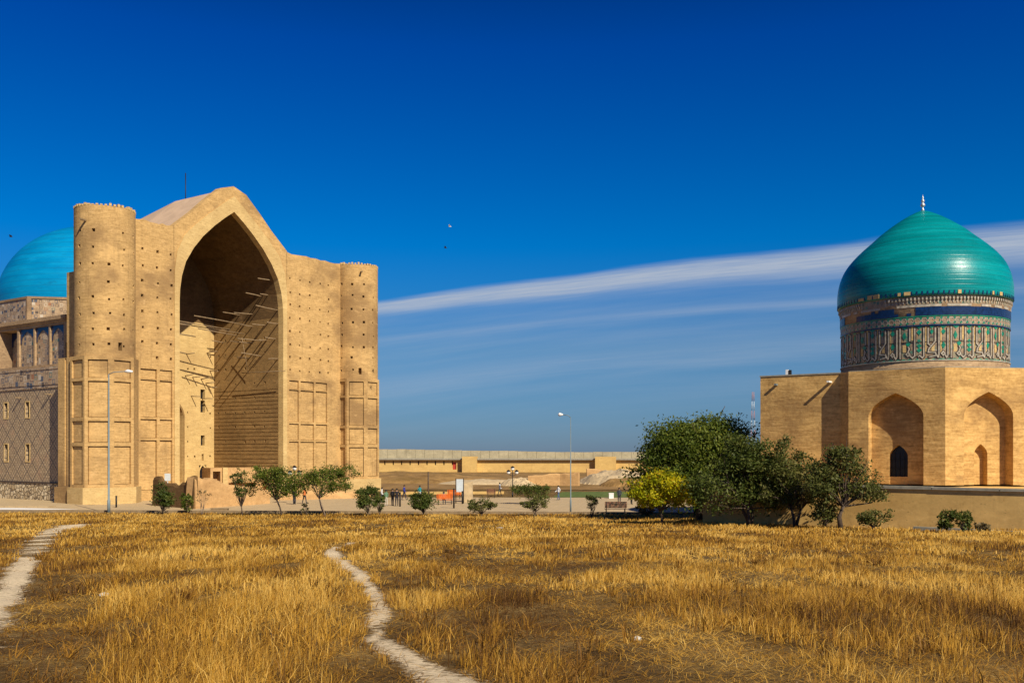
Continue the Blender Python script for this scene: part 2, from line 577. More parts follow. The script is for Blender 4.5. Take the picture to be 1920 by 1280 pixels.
def ground_mat():
    m, g, b = new_mat('dry_soil')
    pos = g.new('ShaderNodeNewGeometry').outputs['Position']
    n = g.noise(pos, 0.8, 6.0, 0.65)
    nf = g.noise(g.scale(pos, (9, 26, 9)), 1.0, 5.0, 0.75)
    col = g.ramp(g.math('ADD', g.math('MULTIPLY', n, 0.5), g.math('MULTIPLY', nf, 0.5)), [(0.37, (0.045, 0.028, 0.011)), (0.50, (0.135, 0.082, 0.028)), (0.63, (0.36, 0.23, 0.072))])
    pa = g.new('ShaderNodeAttribute', attribute_name='path').outputs['Fac']
    edge = g.math('ADD', pa, g.math('MULTIPLY', g.math('SUBTRACT', nf, 0.5), 2.2))
    dirt = g.ramp(nf, [(0.30, (0.40, 0.30, 0.16)), (0.52, (0.74, 0.60, 0.40))])
    col = g.mix(g.smooth(edge, 0.35, 0.65), col, dirt)
    g.put(b.inputs['Base Color'], col)
    b.inputs['Roughness'].default_value = 0.95
    b.inputs['Specular IOR Level'].default_value = 0.1
    bp = g.new('ShaderNodeBump')
    bp.inputs['Strength'].default_value = 0.7
    bp.inputs['Distance'].default_value = 0.05
    g.put(bp.inputs['Height'], nf)
    g.put(b.inputs['Normal'], bp.outputs[0])
    return m


def paving_mat(name, c1, c2, size):
    m, g, b = new_mat(name)
    pos = g.new('ShaderNodeNewGeometry').outputs['Position']
    br = g.new('ShaderNodeTexBrick')
    g.put(br.inputs['Vector'], g.scale(pos, (1, 1, 1), (0, 0, R(35))))
    br.inputs['Color1'].default_value = c1 + (1,)
    br.inputs['Color2'].default_value = c2 + (1,)
    br.inputs['Mortar'].default_value = tuple(c * 0.6 for c in c2) + (1,)
    br.inputs['Scale'].default_value = 1.0
    br.inputs['Brick Width'].default_value = size
    br.inputs['Row Height'].default_value = size
    br.inputs['Mortar Size'].default_value = 0.02
    n = g.noise(pos, 0.5, 5.0, 0.6)
    g.put(b.inputs['Base Color'], g.mix(0.5, br.outputs[0], g.ramp(n, [(0.3, c2), (0.7, c1)])))
    b.inputs['Roughness'].default_value = 0.85
    b.inputs['Specular IOR Level'].default_value = 0.2
    return m


def tile_wall_mat():
    """side wall: unglazed brick with a lattice of dark-glazed brick lozenges"""
    m, g, b = new_mat('lattice_tilework')
    uv = g.new('ShaderNodeUVMap').outputs[0]
    sp = g.new('ShaderNodeSeparateXYZ')
    g.put(sp.inputs[0], uv)
    x, y = sp.outputs[0], sp.outputs[1]

    def lat(period, wd):
        a = g.math('PINGPONG', g.math('ADD', g.math('MULTIPLY', x, 1.0), y), period / 2)
        c = g.math('PINGPONG', g.math('SUBTRACT', g.math('MULTIPLY', x, 1.0), y), period / 2)
        return g.math('MAXIMUM', g.math('LESS_THAN', a, wd), g.math('LESS_THAN', c, wd))
    big = lat(2.2, 0.10)
    mid = lat(0.55, 0.08)
    pos = g.new('ShaderNodeNewGeometry').outputs['Position']
    n = g.noise(pos, 4.5, 4.0, 0.75)
    nl = g.noise(pos, 0.7, 3.0)
    base = g.ramp(n, [(0.3, (0.14, 0.095, 0.06)), (0.48, (0.37, 0.265, 0.15)), (0.68, (0.62, 0.47, 0.28))])
    base = g.mix(g.math('MULTIPLY', mid, g.math('MULTIPLY_ADD', n, 0.9, 0.05, True)), base, (0.13, 0.09, 0.065))
    base = g.mix(g.math('MULTIPLY', big, g.math('MULTIPLY_ADD', nl, 1.2, 0.0, True)), base, (0.06, 0.05, 0.05))
    base = g.mix(g.math('MULTIPLY', g.smooth(nl, 0.55, 0.72), 0.5), base, (0.42, 0.26, 0.15))
    g.put(b.inputs['Base Color'], base)
    b.inputs['Roughness'].default_value = 0.6
    return m


def frieze_mat(name='frieze_tilework', cell=1.0, pal=None, amt=0.85, lo=(0.25, 0.16, 0.09), hi=(0.45, 0.32, 0.19)):
    """band of geometric tilework: blocks of navy, turquoise and white on brick"""
    m, g, b = new_mat(name)
    uv = g.new('ShaderNodeUVMap').outputs[0]
    vo = g.new('ShaderNodeTexVoronoi', distance='CHEBYCHEV', feature='F1')
    g.put(vo.inputs['Vector'], g.scale(uv, (1.0 / cell, 1.0 / cell, 1)))
    vo.inputs['Scale'].default_value = 1.6
    vo.inputs['Randomness'].default_value = 0.55
    sp = g.new('ShaderNodeSeparateColor')
    g.put(sp.inputs[0], vo.outputs['Color'])
    pos = g.new('ShaderNodeNewGeometry').outputs['Position']
    n = g.noise(pos, 4.0, 4.0, 0.7)
    base = g.ramp(n, [(0.3, lo), (0.6, hi)])
    ring = g.math('LESS_THAN', g.math('PINGPONG', vo.outputs['Distance'], 0.16), 0.06)
    acc = g.ramp(sp.outputs[0], pal or [(0.0, (0.03, 0.06, 0.11)), (0.35, (0.06, 0.045, 0.04)), (0.66, (0.04, 0.15, 0.14)), (0.74, (0.55, 0.48, 0.38)), (0.95, (0.30, 0.12, 0.05))], 'CONSTANT')
    g.put(b.inputs['Base Color'], g.mix(g.math('MULTIPLY', ring, amt), base, acc))
    b.inputs['Roughness'].default_value = 0.5
    return m


M['ground'] = ground_mat()
M['paving'] = paving_mat('plaza_paving', (0.52, 0.395, 0.23), (0.43, 0.32, 0.18), 0.6)
M['paving_white'] = paving_mat('white_paving', (0.80, 0.78, 0.74), (0.72, 0.70, 0.66), 0.6)
M['kerb'] = plain('kerb_stone', (0.24, 0.17, 0.095), 0.9, var=0.25)
M['earth'] = brick('bare_earth', (0.34, 0.205, 0.075), (0.20, 0.115, 0.038), (0.10, 0.07, 0.02), course=0.6, along=0.35, big=0.05, bump=0.3)
M['lawn'] = plain('watered_lawn', (0.10, 0.135, 0.022), 0.9, var=0.4, scale=1.5)
M['tilewall'] = tile_wall_mat()
M['frieze'] = frieze_mat(cell=1.25)
M['upper_tile'] = frieze_mat('upper_tilework', 0.8)
M['mosaic'] = frieze_mat('drum_mosaic', 0.42, [(0.0, (0.015, 0.16, 0.12)), (0.3, (0.02, 0.03, 0.06)), (0.5, (0.40, 0.36, 0.28)), (0.68, (0.03, 0.22, 0.16)), (0.85, (0.42, 0.24, 0.08))], 0.75, (0.19, 0.13, 0.085), (0.36, 0.26, 0.155))
M['stone'] = None


def rubble_mat():
    m, g, b = new_mat('rubble_stone')
    pos = g.new('ShaderNodeNewGeometry').outputs['Position']
    vo = g.new('ShaderNodeTexVoronoi', feature='DISTANCE_TO_EDGE')
    g.put(vo.inputs['Vector'], pos)
    vo.inputs['Scale'].default_value = 2.0
    vc = g.new('ShaderNodeTexVoronoi')
    g.put(vc.inputs['Vector'], pos)
    vc.inputs['Scale'].default_value = 2.0
    sp = g.new('ShaderNodeSeparateColor')
    g.put(sp.inputs[0], vc.outputs['Color'])
    col = g.ramp(sp.outputs[0], [(0.0, (0.42, 0.31, 0.17)), (1.0, (0.70, 0.58, 0.38))])
    e = g.smooth(vo.outputs[0], 0.02, 0.12)
    g.put(b.inputs['Base Color'], g.mix(e, (0.20, 0.14, 0.08), col))
    bp = g.new('ShaderNodeBump')
    bp.inputs['Distance'].default_value = 0.12
    g.put(bp.inputs['Height'], e)
    g.put(b.inputs['Normal'], bp.outputs[0])
    b.inputs['Roughness'].default_value = 0.9
    return m


M['stone'] = rubble_mat()

# ------------------------------------------------------------------ numpy noise for the field


def vnoise(x, y, seed=0):
    xi, yi = np.floor(x).astype(np.int64), np.floor(y).astype(np.int64)
    fx, fy = x - xi, y - yi
    fx, fy = fx * fx * (3 - 2 * fx), fy * fy * (3 - 2 * fy)

    def h(a, b):
        k = (a * 374761393 + b * 668265263 + seed * 144665) & 0xffffffff
        k = ((k ^ (k >> 13)) * 1274126177) & 0xffffffff
        return ((k ^ (k >> 16)) & 0xffff) / 65535.0
    return (h(xi, yi) * (1 - fx) + h(xi + 1, yi) * fx) * (1 - fy) + (h(xi, yi + 1) * (1 - fx) + h(xi + 1, yi + 1) * fx) * fy


def fbm(x, y, seed=0, oct=4):
    s, a, t = 0, 0.5, 0
    for i in range(oct):
        s = s + a * vnoise(x * 2 ** i, y * 2 ** i, seed + i)
        t += a
        a *= 0.55
    return s / t


def px_path(pts):
    out = []
    for px, py, w in pts:
        d = row_depth(py)
        out.append(((px - 960) / FPX * d, d, w / FPX * d / 2 * 0.72))
    return out


PATHS = [px_path([(668, 1016, 16), (640, 1024, 24), (618, 1034, 30), (632, 1050, 38), (665, 1072, 40), (695, 1100, 36), (712, 1130, 34), (716, 1160, 36), (698, 1186, 50), (735, 1215, 74), (790, 1245, 90), (870, 1290, 130), (1010, 1400, 170)]),
         px_path([(140, 984, 60), (100, 994, 40), (78, 1010, 46), (62, 1030, 50), (45, 1060, 52), (22, 1095, 56), (-6, 1130, 90), (-60, 1180, 110), (-130, 1240, 120)]),
         px_path([(-40, 1215, 24), (0, 1222, 24), (60, 1224, 16)])]


def path_mask(x, y):
    best = np.full(np.shape(x), -9.0)
    for P in PATHS:
        for (x0, y0, w0), (x1, y1, w1) in zip(P[:-1], P[1:]):
            dx, dy = x1 - x0, y1 - y0
            t = np.clip(((x - x0) * dx + (y - y0) * dy) / (dx * dx + dy * dy + 1e-9), 0, 1)
            dd = np.hypot(x - x0 - t * dx, y - y0 - t * dy)
            w = (w0 + t * (w1 - w0)) * (0.25 + 1.5 * fbm(x * 2.6, y * 1.3, 77, 3))
            best = np.maximum(best, 1.0 - 0.5 * dd / np.maximum(w, 0.02))
    return np.clip(best, 0, 1)                # 0.5 at the path's edge


def field_edge(x):
    return 84.5 - 0.055 * np.clip(x, -60, 20)


# ------------------------------------------------------------------ the ground
def build_ground():
    xs = np.unique(np.concatenate([np.arange(-14, 14.01, 0.16), np.arange(-60, 60.1, 1.0), [-3000, -800, -300, -150, -100, -80, 80, 100, 150, 300, 800, 3000]]))
    ys = np.unique(np.concatenate([np.arange(4, 40, 0.22), np.arange(40, 100, 1.0), [-40, -20, -8, 0, 2, 110, 140, 200, 270, 400, 800, 2000, 5000]]))
    X, Y = np.meshgrid(xs, ys)
    Z = ground(X, Y)
    Z = np.where(Y > 280, Z - 0.5, Z)
    nx, ny = len(xs), len(ys)
    V = np.stack([X.ravel(), Y.ravel(), Z.ravel()], 1)
    i = (np.arange(ny - 1)[:, None] * nx + np.arange(nx - 1)[None, :]).ravel()
    Fc = np.stack([i, i + 1, i + nx + 1, i + nx], 1)
    me = bpy.data.meshes.new('field')
    me.from_pydata(V.tolist(), [], Fc.tolist())
    a = me.attributes.new('path', 'FLOAT', 'POINT')
    a.data.foreach_set('value', path_mask(X.ravel(), Y.ravel()).astype(np.float32))
    me.materials.append(M['ground'])
    me.polygons.foreach_set('use_smooth', [True] * len(me.polygons))
    o = bpy.data.objects.new('ground', me)
    COL.objects.link(o)
    tag(o, 'dry brown field with trodden pale footpaths', kind='structure')

    def sheet(name, poly, z, mat, label):
        mb = MB()
        n = len(poly)
        mb.add([(x, y, z) for x, y in poly], [tuple(range(n))])
        tag(mb.build(name, mat), label, kind='structure')
    ex = [-140, -60, -40, -20, 0, 12, 18]
    sheet('plaza', [(x, float(field_edge(x)) + 3.2) for x in ex] + [(20, 118), (-30, 119), (-50, 126), (-140, 140)], 0.0, M['paving'], 'pale paved square in front of the portal')
    sheet('white_pavement', [(-75, 92.4), (-49.0, 92.6), (-42.5, 94.6), (-49.5, 96.6), (-75, 99.0)], 0.004, M['paving_white'], 'bright white paving strip beside the field')
    mb = MB()
    mb.prism([(-75, 99.2), (-47, 97.4), (-47, 99.0), (-75, 104)], -0.02, 0.12)
    tag(mb.build('pavement', M['paving']), 'low raised pavement along the tiled side wall', kind='structure')
    sheet('lawn', [(5, 118.5), (30, 117.8), (34, 137), (7, 134)], 0.02, M['lawn'], 'strip of watered green lawn beyond the square')
    sheet('earth', [(-60, 142), (70, 142), (90, 262), (-70, 262)], 0.012, M['earth'], 'bare brown earth below the fortress wall')


build_ground()

# ------------------------------------------------------------------ the great mausoleum (left)
PX, PY, PA = -45.07, 106.3, 55.7
PF = frame(PX, PY, PA)                       # portal frame: origin under the near corner tower
UC = 17.75                                   # portal arch axis
RNG = random.Random(11)


def panels_on(wall_mb, f, u0, u1, z0, z1, rects, extra, parent_later, du=None):
    """wall with framed recesses; returns the list of slabs to build as panels"""
    rec = [(a, b, c, d, 0.34) for a, b, c, d in rects] + extra
    stepped(wall_mb, f, u0, u1, z0, z1, rec, du)
    for a, b, c, d in rects:
        parent_later.append((f, a + 0.07, b - 0.07, c + 0.05, d - 0.08))


def build_panels(lst, parent):
    for f, a, b, c, d in lst:
        mb = MB()
        k = RNG.uniform(0.17, 0.21)
        mb.box(f, a, b, -0.40, -k, c, d)
        mb.build('panel', M['brick'], parent)


def hole(u, z, s=0.30, d=0.55):
    s *= RNG.uniform(0.75, 1.2)
    u += RNG.uniform(-0.08, 0.08)
    z += RNG.uniform(-0.07, 0.07)
    return (u - s / 2, u + s / 2, z - s / 2, z + s / 2, d)


def corner_tower(root, cx, cy, k, spouts):
    r = 3.16
    f = cyl(cx, cy, 0, r)
    rec = []
    for i in range(12):
        a = 30 + 30 * i
        if a > 180:
            a -= 360
        for z in (17.2, 18.9, 20.5, 22.2, 24.0, 25.9, 27.7, 29.4):
            if RNG.random() < 0.90:
                rec.append(hole(R(a) * r + RNG.uniform(-.08, .08), z + RNG.uniform(-.08, .08), 0.29))
    a = 52 if k == 0 else 20
    rec.append((R(a) * r - 0.22, R(a) * r + 0.22, 16.6, 17.5, 0.8))
    rec.append((R(a + 70) * r - 0.15, R(a + 70) * r + 0.15, 22.6, 23.5, 0.8))
    mb = MB()
    stepped(mb, f, -math.pi * r, math.pi * r, 15.7, 32.15, rec, 0.35)
    mb.add([f(math.pi * r * (2 * i / 40 - 1), -0.0, 32.15) for i in range(40)], [tuple(range(40))])
    tw = mb.build('corner_tower', M['brick'], root)
    # crown of worn brick teeth
    mb = MB()
    for i in range(44):
        u = (i / 44 - 0.5) * 2 * math.pi * r
        h = RNG.uniform(0.08, 0.30)
        mb.box(f, u - 0.12, u + 0.12, -0.3, 0.03, 32.16, 32.2 + h)
    mb.build('parapet_teeth', M['brick_pale'], tw, kind='stuff')
    for a, z, ln in spouts:
        mb = MB()
        u = R(a) * r
        mb.box(f, u - 0.10, u + 0.10, -0.5, ln, z, z + 0.14)
        mb.build('water_spout', M['wood'], tw)
    # eight-sided lower stage
    ap = 3.28
    hs = ap * math.tan(R(22.5))
    mb, pl = MB(), []
    for j in range(8):
        a = PA + 45 * j
        g = frame(cx + ap * math.sin(R(a)), cy - ap * math.cos(R(a)), a)
        rects = []
        if j in (0, 6, 7):
            e = hs - 0.34
            rects = [(-e, e, c, d) for c, d in ((13.6, 15.55), (9.35, 13.25), (6.65, 8.95), (2.1, 6.25))]
        panels_on(mb, g, -hs, hs, 1.75, 15.95, rects, [hole(RNG.uniform(-.8, .8), RNG.uniform(3, 12), 0.22, 0.9)] if j == 0 else [], pl)
        mb.add([g(-hs, 0, 15.95), g(hs, 0, 15.95), Vector((cx, cy, 15.95))], [(0, 1, 2)])
    st = mb.build('tower_stage', M['brick'], root)
    build_panels(pl, st)
    mb = MB()
    ap2 = ap + 0.28
    hs2 = ap2 * math.tan(R(22.5))
    poly = []
    for j in range(8):
        a = R(PA + 45 * j + 22.5)
        rr = ap2 / math.cos(R(22.5))
        poly.append((cx + rr * math.sin(a), cy - rr * math.cos(a)))
    mb.prism(poly, -0.1, 1.78)
    mb.build('plinth', M['brick_pale'], root)
    return tw


def great_mausoleum():
    c = PF(19.9, -10, 0)
    root = empty('domed_mausoleum', (c.x, c.y, 0))
    tag(root, 'huge sand coloured brick mausoleum with arched portal, round corner towers and blue dome', 'mausoleum')
    corner_tower(root, PX, PY, 0, [(-14, 30.4, 0.9)])
    far = PF(39.8, 0, 0)
    corner_tower(root, far.x, far.y, 1, [(22, 31.0, 0.7)])
    # piers either side of the arch
    zr = ((14.05, 15.2), (9.62, 13.95), (7.2, 9.4), (1.2, 6.98))
    for uu, cols in (((2.6, UC - 8.78), ((4.45, 6.62), (7.0, 8.72))), ((UC + 8.78, 37.2), ((27.0, 28.75), (29.05, 31.55), (31.85, 34.05)))):
        mb, pl = MB(), []
        ext = []
        hu = [4.75, 6.7, 8.55] if uu[0] < 10 else [27.15, 28.95, 30.75, 32.7, 34.3]
        for z in (28.9, 27.0, 25.3, 23.6, 21.8, 20.0, 18.3, 16.6):
            for q in hu:
                if RNG.random() < 0.95 and uu[0] + 0.3 < q < uu[1] - 0.3:
                    ext.append(hole(q, z, 0.30))
        panels_on(mb, PF, uu[0], uu[1], 0, 32.0, [(a, b, cc, d) for a, b in cols for cc, d in zr], ext, pl)
        # worn, uneven top edge
        n = 12
        top = [PF(uu[0] + (uu[1] - uu[0]) * i / n, 0, 32.0) for i in range(n + 1)]
        up = [PF(uu[0] + (uu[1] - uu[0]) * i / n, 0, 32.1 + RNG.uniform(0, 0.25)) for i in range(n + 1)]
        bk = [p + Vector((-0.826 * 2.5, 0.5635 * 2.5, 0)) for p in up]
        mb.strip(top, up)
        mb.strip(up, bk)
        pier = mb.build('pier', M['brick'], root)
        build_panels(pl, pier)
    # arch outlines
    A = [(8.1, 0), (8.1, 12), (8.1, 23.5), (8.03, 25), (7.78, 26.6), (7.2, 28.4), (6.1, 30.2), (4.7, 31.9), (3.0, 33.5), (1.4, 34.8), (0, 35.8)]
    B = [(8.8, 0), (8.8, 12), (8.8, 23.5), (8.8, 25.3), (8.75, 27.2), (8.4, 29.4), (7.4, 31.5), (5.6, 33.3), (3.7, 34.9), (1.7, 36.5), (0, 37.75)]
    G = [(8.8, 0), (8.8, 12), (8.8, 23.5), (8.82, 25.3), (8.84, 27.2), (8.86, 29.6), (8.86, 32.1), (6.2, 34.3), (4.3, 36.1), (2.0, 38.1), (0, 38.75)]
    o = lambda half, w: [PF(u, w, z) for u, z in mirror(half, UC)]
    mb = MB()
    mb.strip(o(A, 0.12), o(B, 0.12))
    mb.strip(o(B, 0.12), o(B, -0.02))
    mb.strip(o(A, 0.12), o(A, -0.8))
    mb.build('arch_rim', M['brick_pale'], root)
    mb = MB()
    mb.strip(o(B, 0.0)[2:-2], o(G, 0.0)[2:-2])
    mb.strip(o(G[5:], 0.0), o([(u * 1.0, z + 0.28) for u, z in G[5:]], 0.0))
    mb.strip(o([(u, z + 0.28) for u, z in G[5:]], 0.0), o([(u, z + 0.28) for u, z in G[5:]], -1.0))
    mb.build('gable', M['brick'], root)
    # sheeted roof over the portal hall
    mb = MB()
    rf = [(9.3, 31.6), (8.86, 32.05), (6.2, 34.3), (4.3, 36.1), (2.0, 38.05), (0, 38.7)]
    hips = [(9.3, 31.2), (8.2, 31.9), (5.6, 33.4), (3.8, 34.9), (1.6, 36.4), (0, 36.9)]
    mb.strip(o(rf, -0.4), o(rf, -9.0))
    mb.strip(o(rf, -9.0), o(hips, -20.0))
    mb.strip(o(hips, -20.0), [PF(UC, -20.0, 31)] * (2 * len(hips) - 1))
    rfo = mb.build('roof', M['roof'], root)
    # the vaulted hall behind the arch
    mb = MB()
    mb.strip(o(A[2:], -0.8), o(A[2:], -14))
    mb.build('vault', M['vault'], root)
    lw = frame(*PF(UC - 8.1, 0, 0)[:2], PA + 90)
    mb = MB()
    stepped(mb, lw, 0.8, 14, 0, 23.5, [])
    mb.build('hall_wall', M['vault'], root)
    rw = frame(*PF(UC + 8.1, 0, 0)[:2], PA - 90)
    mb = MB()
    rec = [hole(-u, z, 0.3) for z in (7, 9, 11, 13, 15, 17, 19, 21) for u in (3.5, 5.5, 7.5, 9.5, 11.5, 13) if RNG.random() < 0.5]
    # courses of brick standing slightly proud in the lower wall
    z = 2.6
    while z < 14:
        rec.append((-14, -0.9, z, z + 0.09, 0.05))
        z += RNG.uniform(0.42, 0.6)
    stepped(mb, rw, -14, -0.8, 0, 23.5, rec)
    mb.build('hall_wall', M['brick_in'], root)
    bw = lambda u, w, z: PF(u, w - 14, z)
    mb = MB()
    wins = [(23.55, 24.3, 13.0, 14.3, 0.6), (23.55, 24.3, 11.1, 12.75, 0.6), (23.6, 24.25, 6.5, 7.9, 0.6), (23.75, 24.1, 4.4, 5.3, 0.5)]
    hl = [hole(u, z, 0.24) for u in (21.4, 22.6, 25.2) for z in (5, 7, 9, 11, 13, 15, 17, 19) if RNG.random() < 0.6]
    stepped(mb, bw, UC - 8.1, UC - 3.6, 0, 23.5, [])
    stepped(mb, bw, UC + 3.6, UC + 8.1, 0, 23.5, wins + hl + [(23.3, 24.55, 1.5, 3.75, 0.7)])
    dh = pointed(2.9, 0, 10.2, 13.8)
    b2 = lambda half, w: [bw(u, w, z) for u, z in mirror(half, UC)]
    mb.strip(b2(dh, 0), b2(rect_match(dh, 3.6, 23.5), 0))
    mb.strip(b2(dh, 0), b2(dh, -2.0))
    bwall = mb.build('back_wall', M['brick_pale'], root)
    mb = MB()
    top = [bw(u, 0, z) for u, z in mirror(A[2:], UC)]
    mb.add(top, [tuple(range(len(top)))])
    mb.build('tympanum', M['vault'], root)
    mb = MB()
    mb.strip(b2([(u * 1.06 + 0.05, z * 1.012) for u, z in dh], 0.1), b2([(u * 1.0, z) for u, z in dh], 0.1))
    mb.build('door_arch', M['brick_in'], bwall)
    mb = MB()
    pts = b2(dh, -2.0)
    mb.add(pts, [tuple(range(len(pts)))])
    mb.build('door', M['wood_dark'], bwall)
    for a, b, c1, d1, _ in wins[:3]:
        mb = MB()
        mb.box(bw, a + .02, b - .02, -0.58, -0.5, c1 + .02, d1 - .02)
        mb.build('window', M['dark'], bwall)
    mb = MB()
    mb.box(bw, 23.32, 24.53, -0.68, -0.3, 1.5, 3.73)  # dark fill added in the opening, painted shade instead of a lit recess
    mb.build('doorway_shade', M['dark'], bwall)
    mb = MB()
    half = pointed(0.52, 1.5, 2.7, 3.7)
    mb.strip(b2([(u + .22, z + .1) for u, z in half], 0.03), b2(half, 0.03))
    mb.v = [tuple(Vector(v) + (PF(6.15, 0, 0) - PF(0, 0, 0))) for v in mb.v]
    mb.build('door_surround', M['brick_pale'], bwall)

    # leftover scaffold poles sticking out of the masonry
    def pole(p, q, r=0.08):
        mb = MB()
        m = (p + q) / 2 + Vector((0, 0, RNG.uniform(-.05, .05)))
        mb.tube([p, m, q], [r, r * 0.95, r * 0.8], 6)
        mb.build('scaffold_pole', M['wood'], root)

    def wall_hit(zx, zy):
        px, py = 320 + zx / 3.555, 340 + zy / 3.555
        k = (px - 960) / FPX
        o0 = rw(0, 0, 0)
        d1 = rw(1, 0, 0) - o0
        u = (k * o0.y - o0.x) / (d1.x - k * d1.y)
        p = rw(u, 0, 0)
        return u, EYE + (HZ - py) / FPX * p.y
    for zx, zy, ln in ((700, 660, 3.0), (612, 770, 2.8), (545, 885, 3.0), (460, 893, 3.0), (738, 857, 3.6), (385, 992, 2.4), (545, 968, 2.0), (628, 958, 2.0), (610, 1063, 4.2), (540, 1075, 2.2), (730, 948, 2.0), (600, 1165, 3.2), (742, 1180, 1.6), (350, 1075, 2.0), (470, 1070, 1.8), (520, 1180, 2.0), (660, 760, 1.6), (640, 1060, 1.5), (700, 1050, 1.7)):
        u, z = wall_hit(zx, zy)
        u = min(-0.9, max(-13.6, u))
        pole(rw(u, -0.2, z), rw(u + RNG.uniform(-.25, .25), ln, z + RNG.uniform(-0.2, 0.25)))
    for u, z0, z1 in ((-6.2, 16.2, 21.0),):
        pole(rw(u, 0.5, z0), rw(u, 1.6, z1), 0.05)
    pole(rw(-6.5, 1.4, 16.3), rw(1.8, 1.2, 16.2), 0.06)
    for t, z, ln in ((3.0, 20.2, 4.8), (2.6, 18.0, 3.2), (2.0, 23.0, 1.6), (6, 22.0, 5.5), (9, 21.0, 6.5)):
        pole(lw(t, -0.2, z), lw(t + RNG.uniform(-.3, .3), ln, z + RNG.uniform(-0.4, -0.1)))
    for t, z, u0, u1 in ((-6.5, 22.9, -1.0, 6.5), (-8.0, 21.9, -2.5, 7.6), (-7.0, 21.4, 0, 5.5), (-9, 22.4, -3, 6)):
        pole(PF(UC + u0, t, z + .25), PF(UC + u1, t + 1.0, z - 0.2), 0.07)
    for u, z, ln in ((21.0, 16.0, 1.5), (22.2, 15.9, 1.4), (23.6, 15.7, 1.8), (24.4, 15.2, 1.7), (24.9, 14.7, 1.6), (22.0, 13.3, 1.6), (23.8, 13.0, 2.0), (21.2, 19.0, 1.5), (24.6, 19.4, 2.0), (25.1, 17.0, 1.6)):
        pole(bw(u, -0.2, z), bw(u + .2, ln, z + RNG.uniform(-.15, .2)), 0.07)
    # upper block behind the near tower, buttress and the tiled side
    mb = MB()
    mb.box(PF, -1.9, 8.0, -4.3, -0.6, 15.0, 25.6)
    mb.box(PF, 30, 41.0, -5, -0.6, 0.0, 25.6)
    mb.box(PF, 7.8, 9.5, -14.5, -0.85, 0, 32.0)
    mb.box(PF, 26.0, 31, -14.5, -0.85, 0, 31.9)
    mb.box(PF, 8.0, 27.5, -17, -16.1, 0, 31.5)
    mb.build('rear_masonry', M['brick'], root)
    sw = frame(*PF(-0.9, 0, 0)[:2], PA - 90)          # side wall frame: u grows towards the portal
    mb = MB()
    stepped(mb, lambda u, w, z: sw(u, w + 2.02, z), -4.3, -1.0, 0.0, 15.95, [(-3.0, -2.65, 1.9, 15.9, 0.12), (-2.0, -1.7, 1.9, 15.9, 0.12)])
    mb.add([sw(-4.3, -0.5, 0), sw(-4.3, 2.02, 0), sw(-4.3, 2.02, 15.95), sw(-4.3, -0.5, 15.95)], [(0, 1, 2, 3)])
    mb.add([sw(-4.3, -0.5, 15.95), sw(-4.3, 2.02, 15.95), sw(-1, 2.02, 15.95), sw(-1, -0.5, 15.95)], [(0, 1, 2, 3)])
    mb.box(sw, -4.6, -1.0, 0.5, 2.28, -0.1, 1.75)
    mb.build('buttress', M['brick'], root)
    mb = MB()
    wr = []
    for k in range(7):
        u = -14.6 - 4.8 * k
        wr += [(u, u + 0.8, 9.7, 11.5, 0.55), (u + .05, u + 0.85, 4.5, 6.5, 0.55)]
    stepped(mb, sw, -48, -4.0, 2.1, 13.0, wr)
    wall = mb.build('side_wall', M['tilewall'], root)
    for a, b, c1, d1, _ in wr:
        mb = MB()
        mb.box(sw, a + 0.02, b - 0.02, -0.53, -0.45, c1 + 0.02, d1 - 0.02)
        w = mb.build('window', M['dark'], wall)
        mb = MB()
        for (p, q, r_, s) in ((a - .12, b + .12, d1 + 0.002, d1 + .14), (a - .12, b + .12, c1 - .14, c1 - 0.002), (a - .12, a - 0.002, c1, d1), (b + 0.002, b + .12, c1, d1)):
            mb.box(sw, p, q, -0.2, 0.05, r_, s)
        mb.build('window_frame', M['brick_pale'], wall)
    mb = MB()
    fz = lambda u, w, z: sw(u, w + 0.12, z)
    stepped(mb, fz, -48, -4.0, 13.0, 15.4, [(-48, -4.15, 13.22, 13.4, 0.08), (-48, -4.15, 15.0, 15.16, 0.08)])
    mb.add([fz(-48, 0, 15.4), fz(-4, 0, 15.4), fz(-4, -4, 15.45), fz(-48, -4, 15.45)], [(0, 1, 2, 3)])
    mb.add([fz(-48, 0, 13.0), fz(-4, 0, 13.0), fz(-4, -.2, 13.0), fz(-48, -.2, 13.0)], [(0, 1, 2, 3)])
    mb.build('frieze', M['frieze'], root)
    mb = MB()
    stepped(mb, lambda u, w, z: sw(u, w + 0.06, z), -48, -4.0, -0.1, 1.95, [])
    mb.build('stone_base', M['stone'], root)
    mb = MB()
    mb.box(sw, -48, -4.0, -0.2, 0.16, 1.95, 2.12)
    mb.build('string_course', M['dark_tile'], root)
    for u, z in ((-9.2, 12.2), (-15.6, 12.0)):
        mb = MB()
        mb.box(sw, u - .08, u + .08, -0.2, 0.75, z, z + 0.13)
        mb.build('water_spout', M['wood'], root)
    # arcaded upper storey
    uw = frame(*PF(-0.2, 0, 0)[:2], PA - 90)
    mb = MB()
    bays = [(-10.62, -7.8), (-13.9, -10.9), (-17.4, -14.2), (-21.8, -17.8), (-25.2, -22.1), (-28.6, -25.5)]
    stepped(mb, uw, -40, -7.4, 15.4, 20.9, [(a, b, 15.85, 20.35, 0.28 if i != 3 else 1.6) for i, (a, b) in enumerate(bays)])
    mb.add([uw(-7.4, 0, 15.4), uw(-7.4, -4, 15.4), uw(-7.4, -4, 20.9), uw(-7.4, 0, 20.9)], [(0, 1, 2, 3)])
    up = mb.build('upper_storey', M['drum_brick'], root)
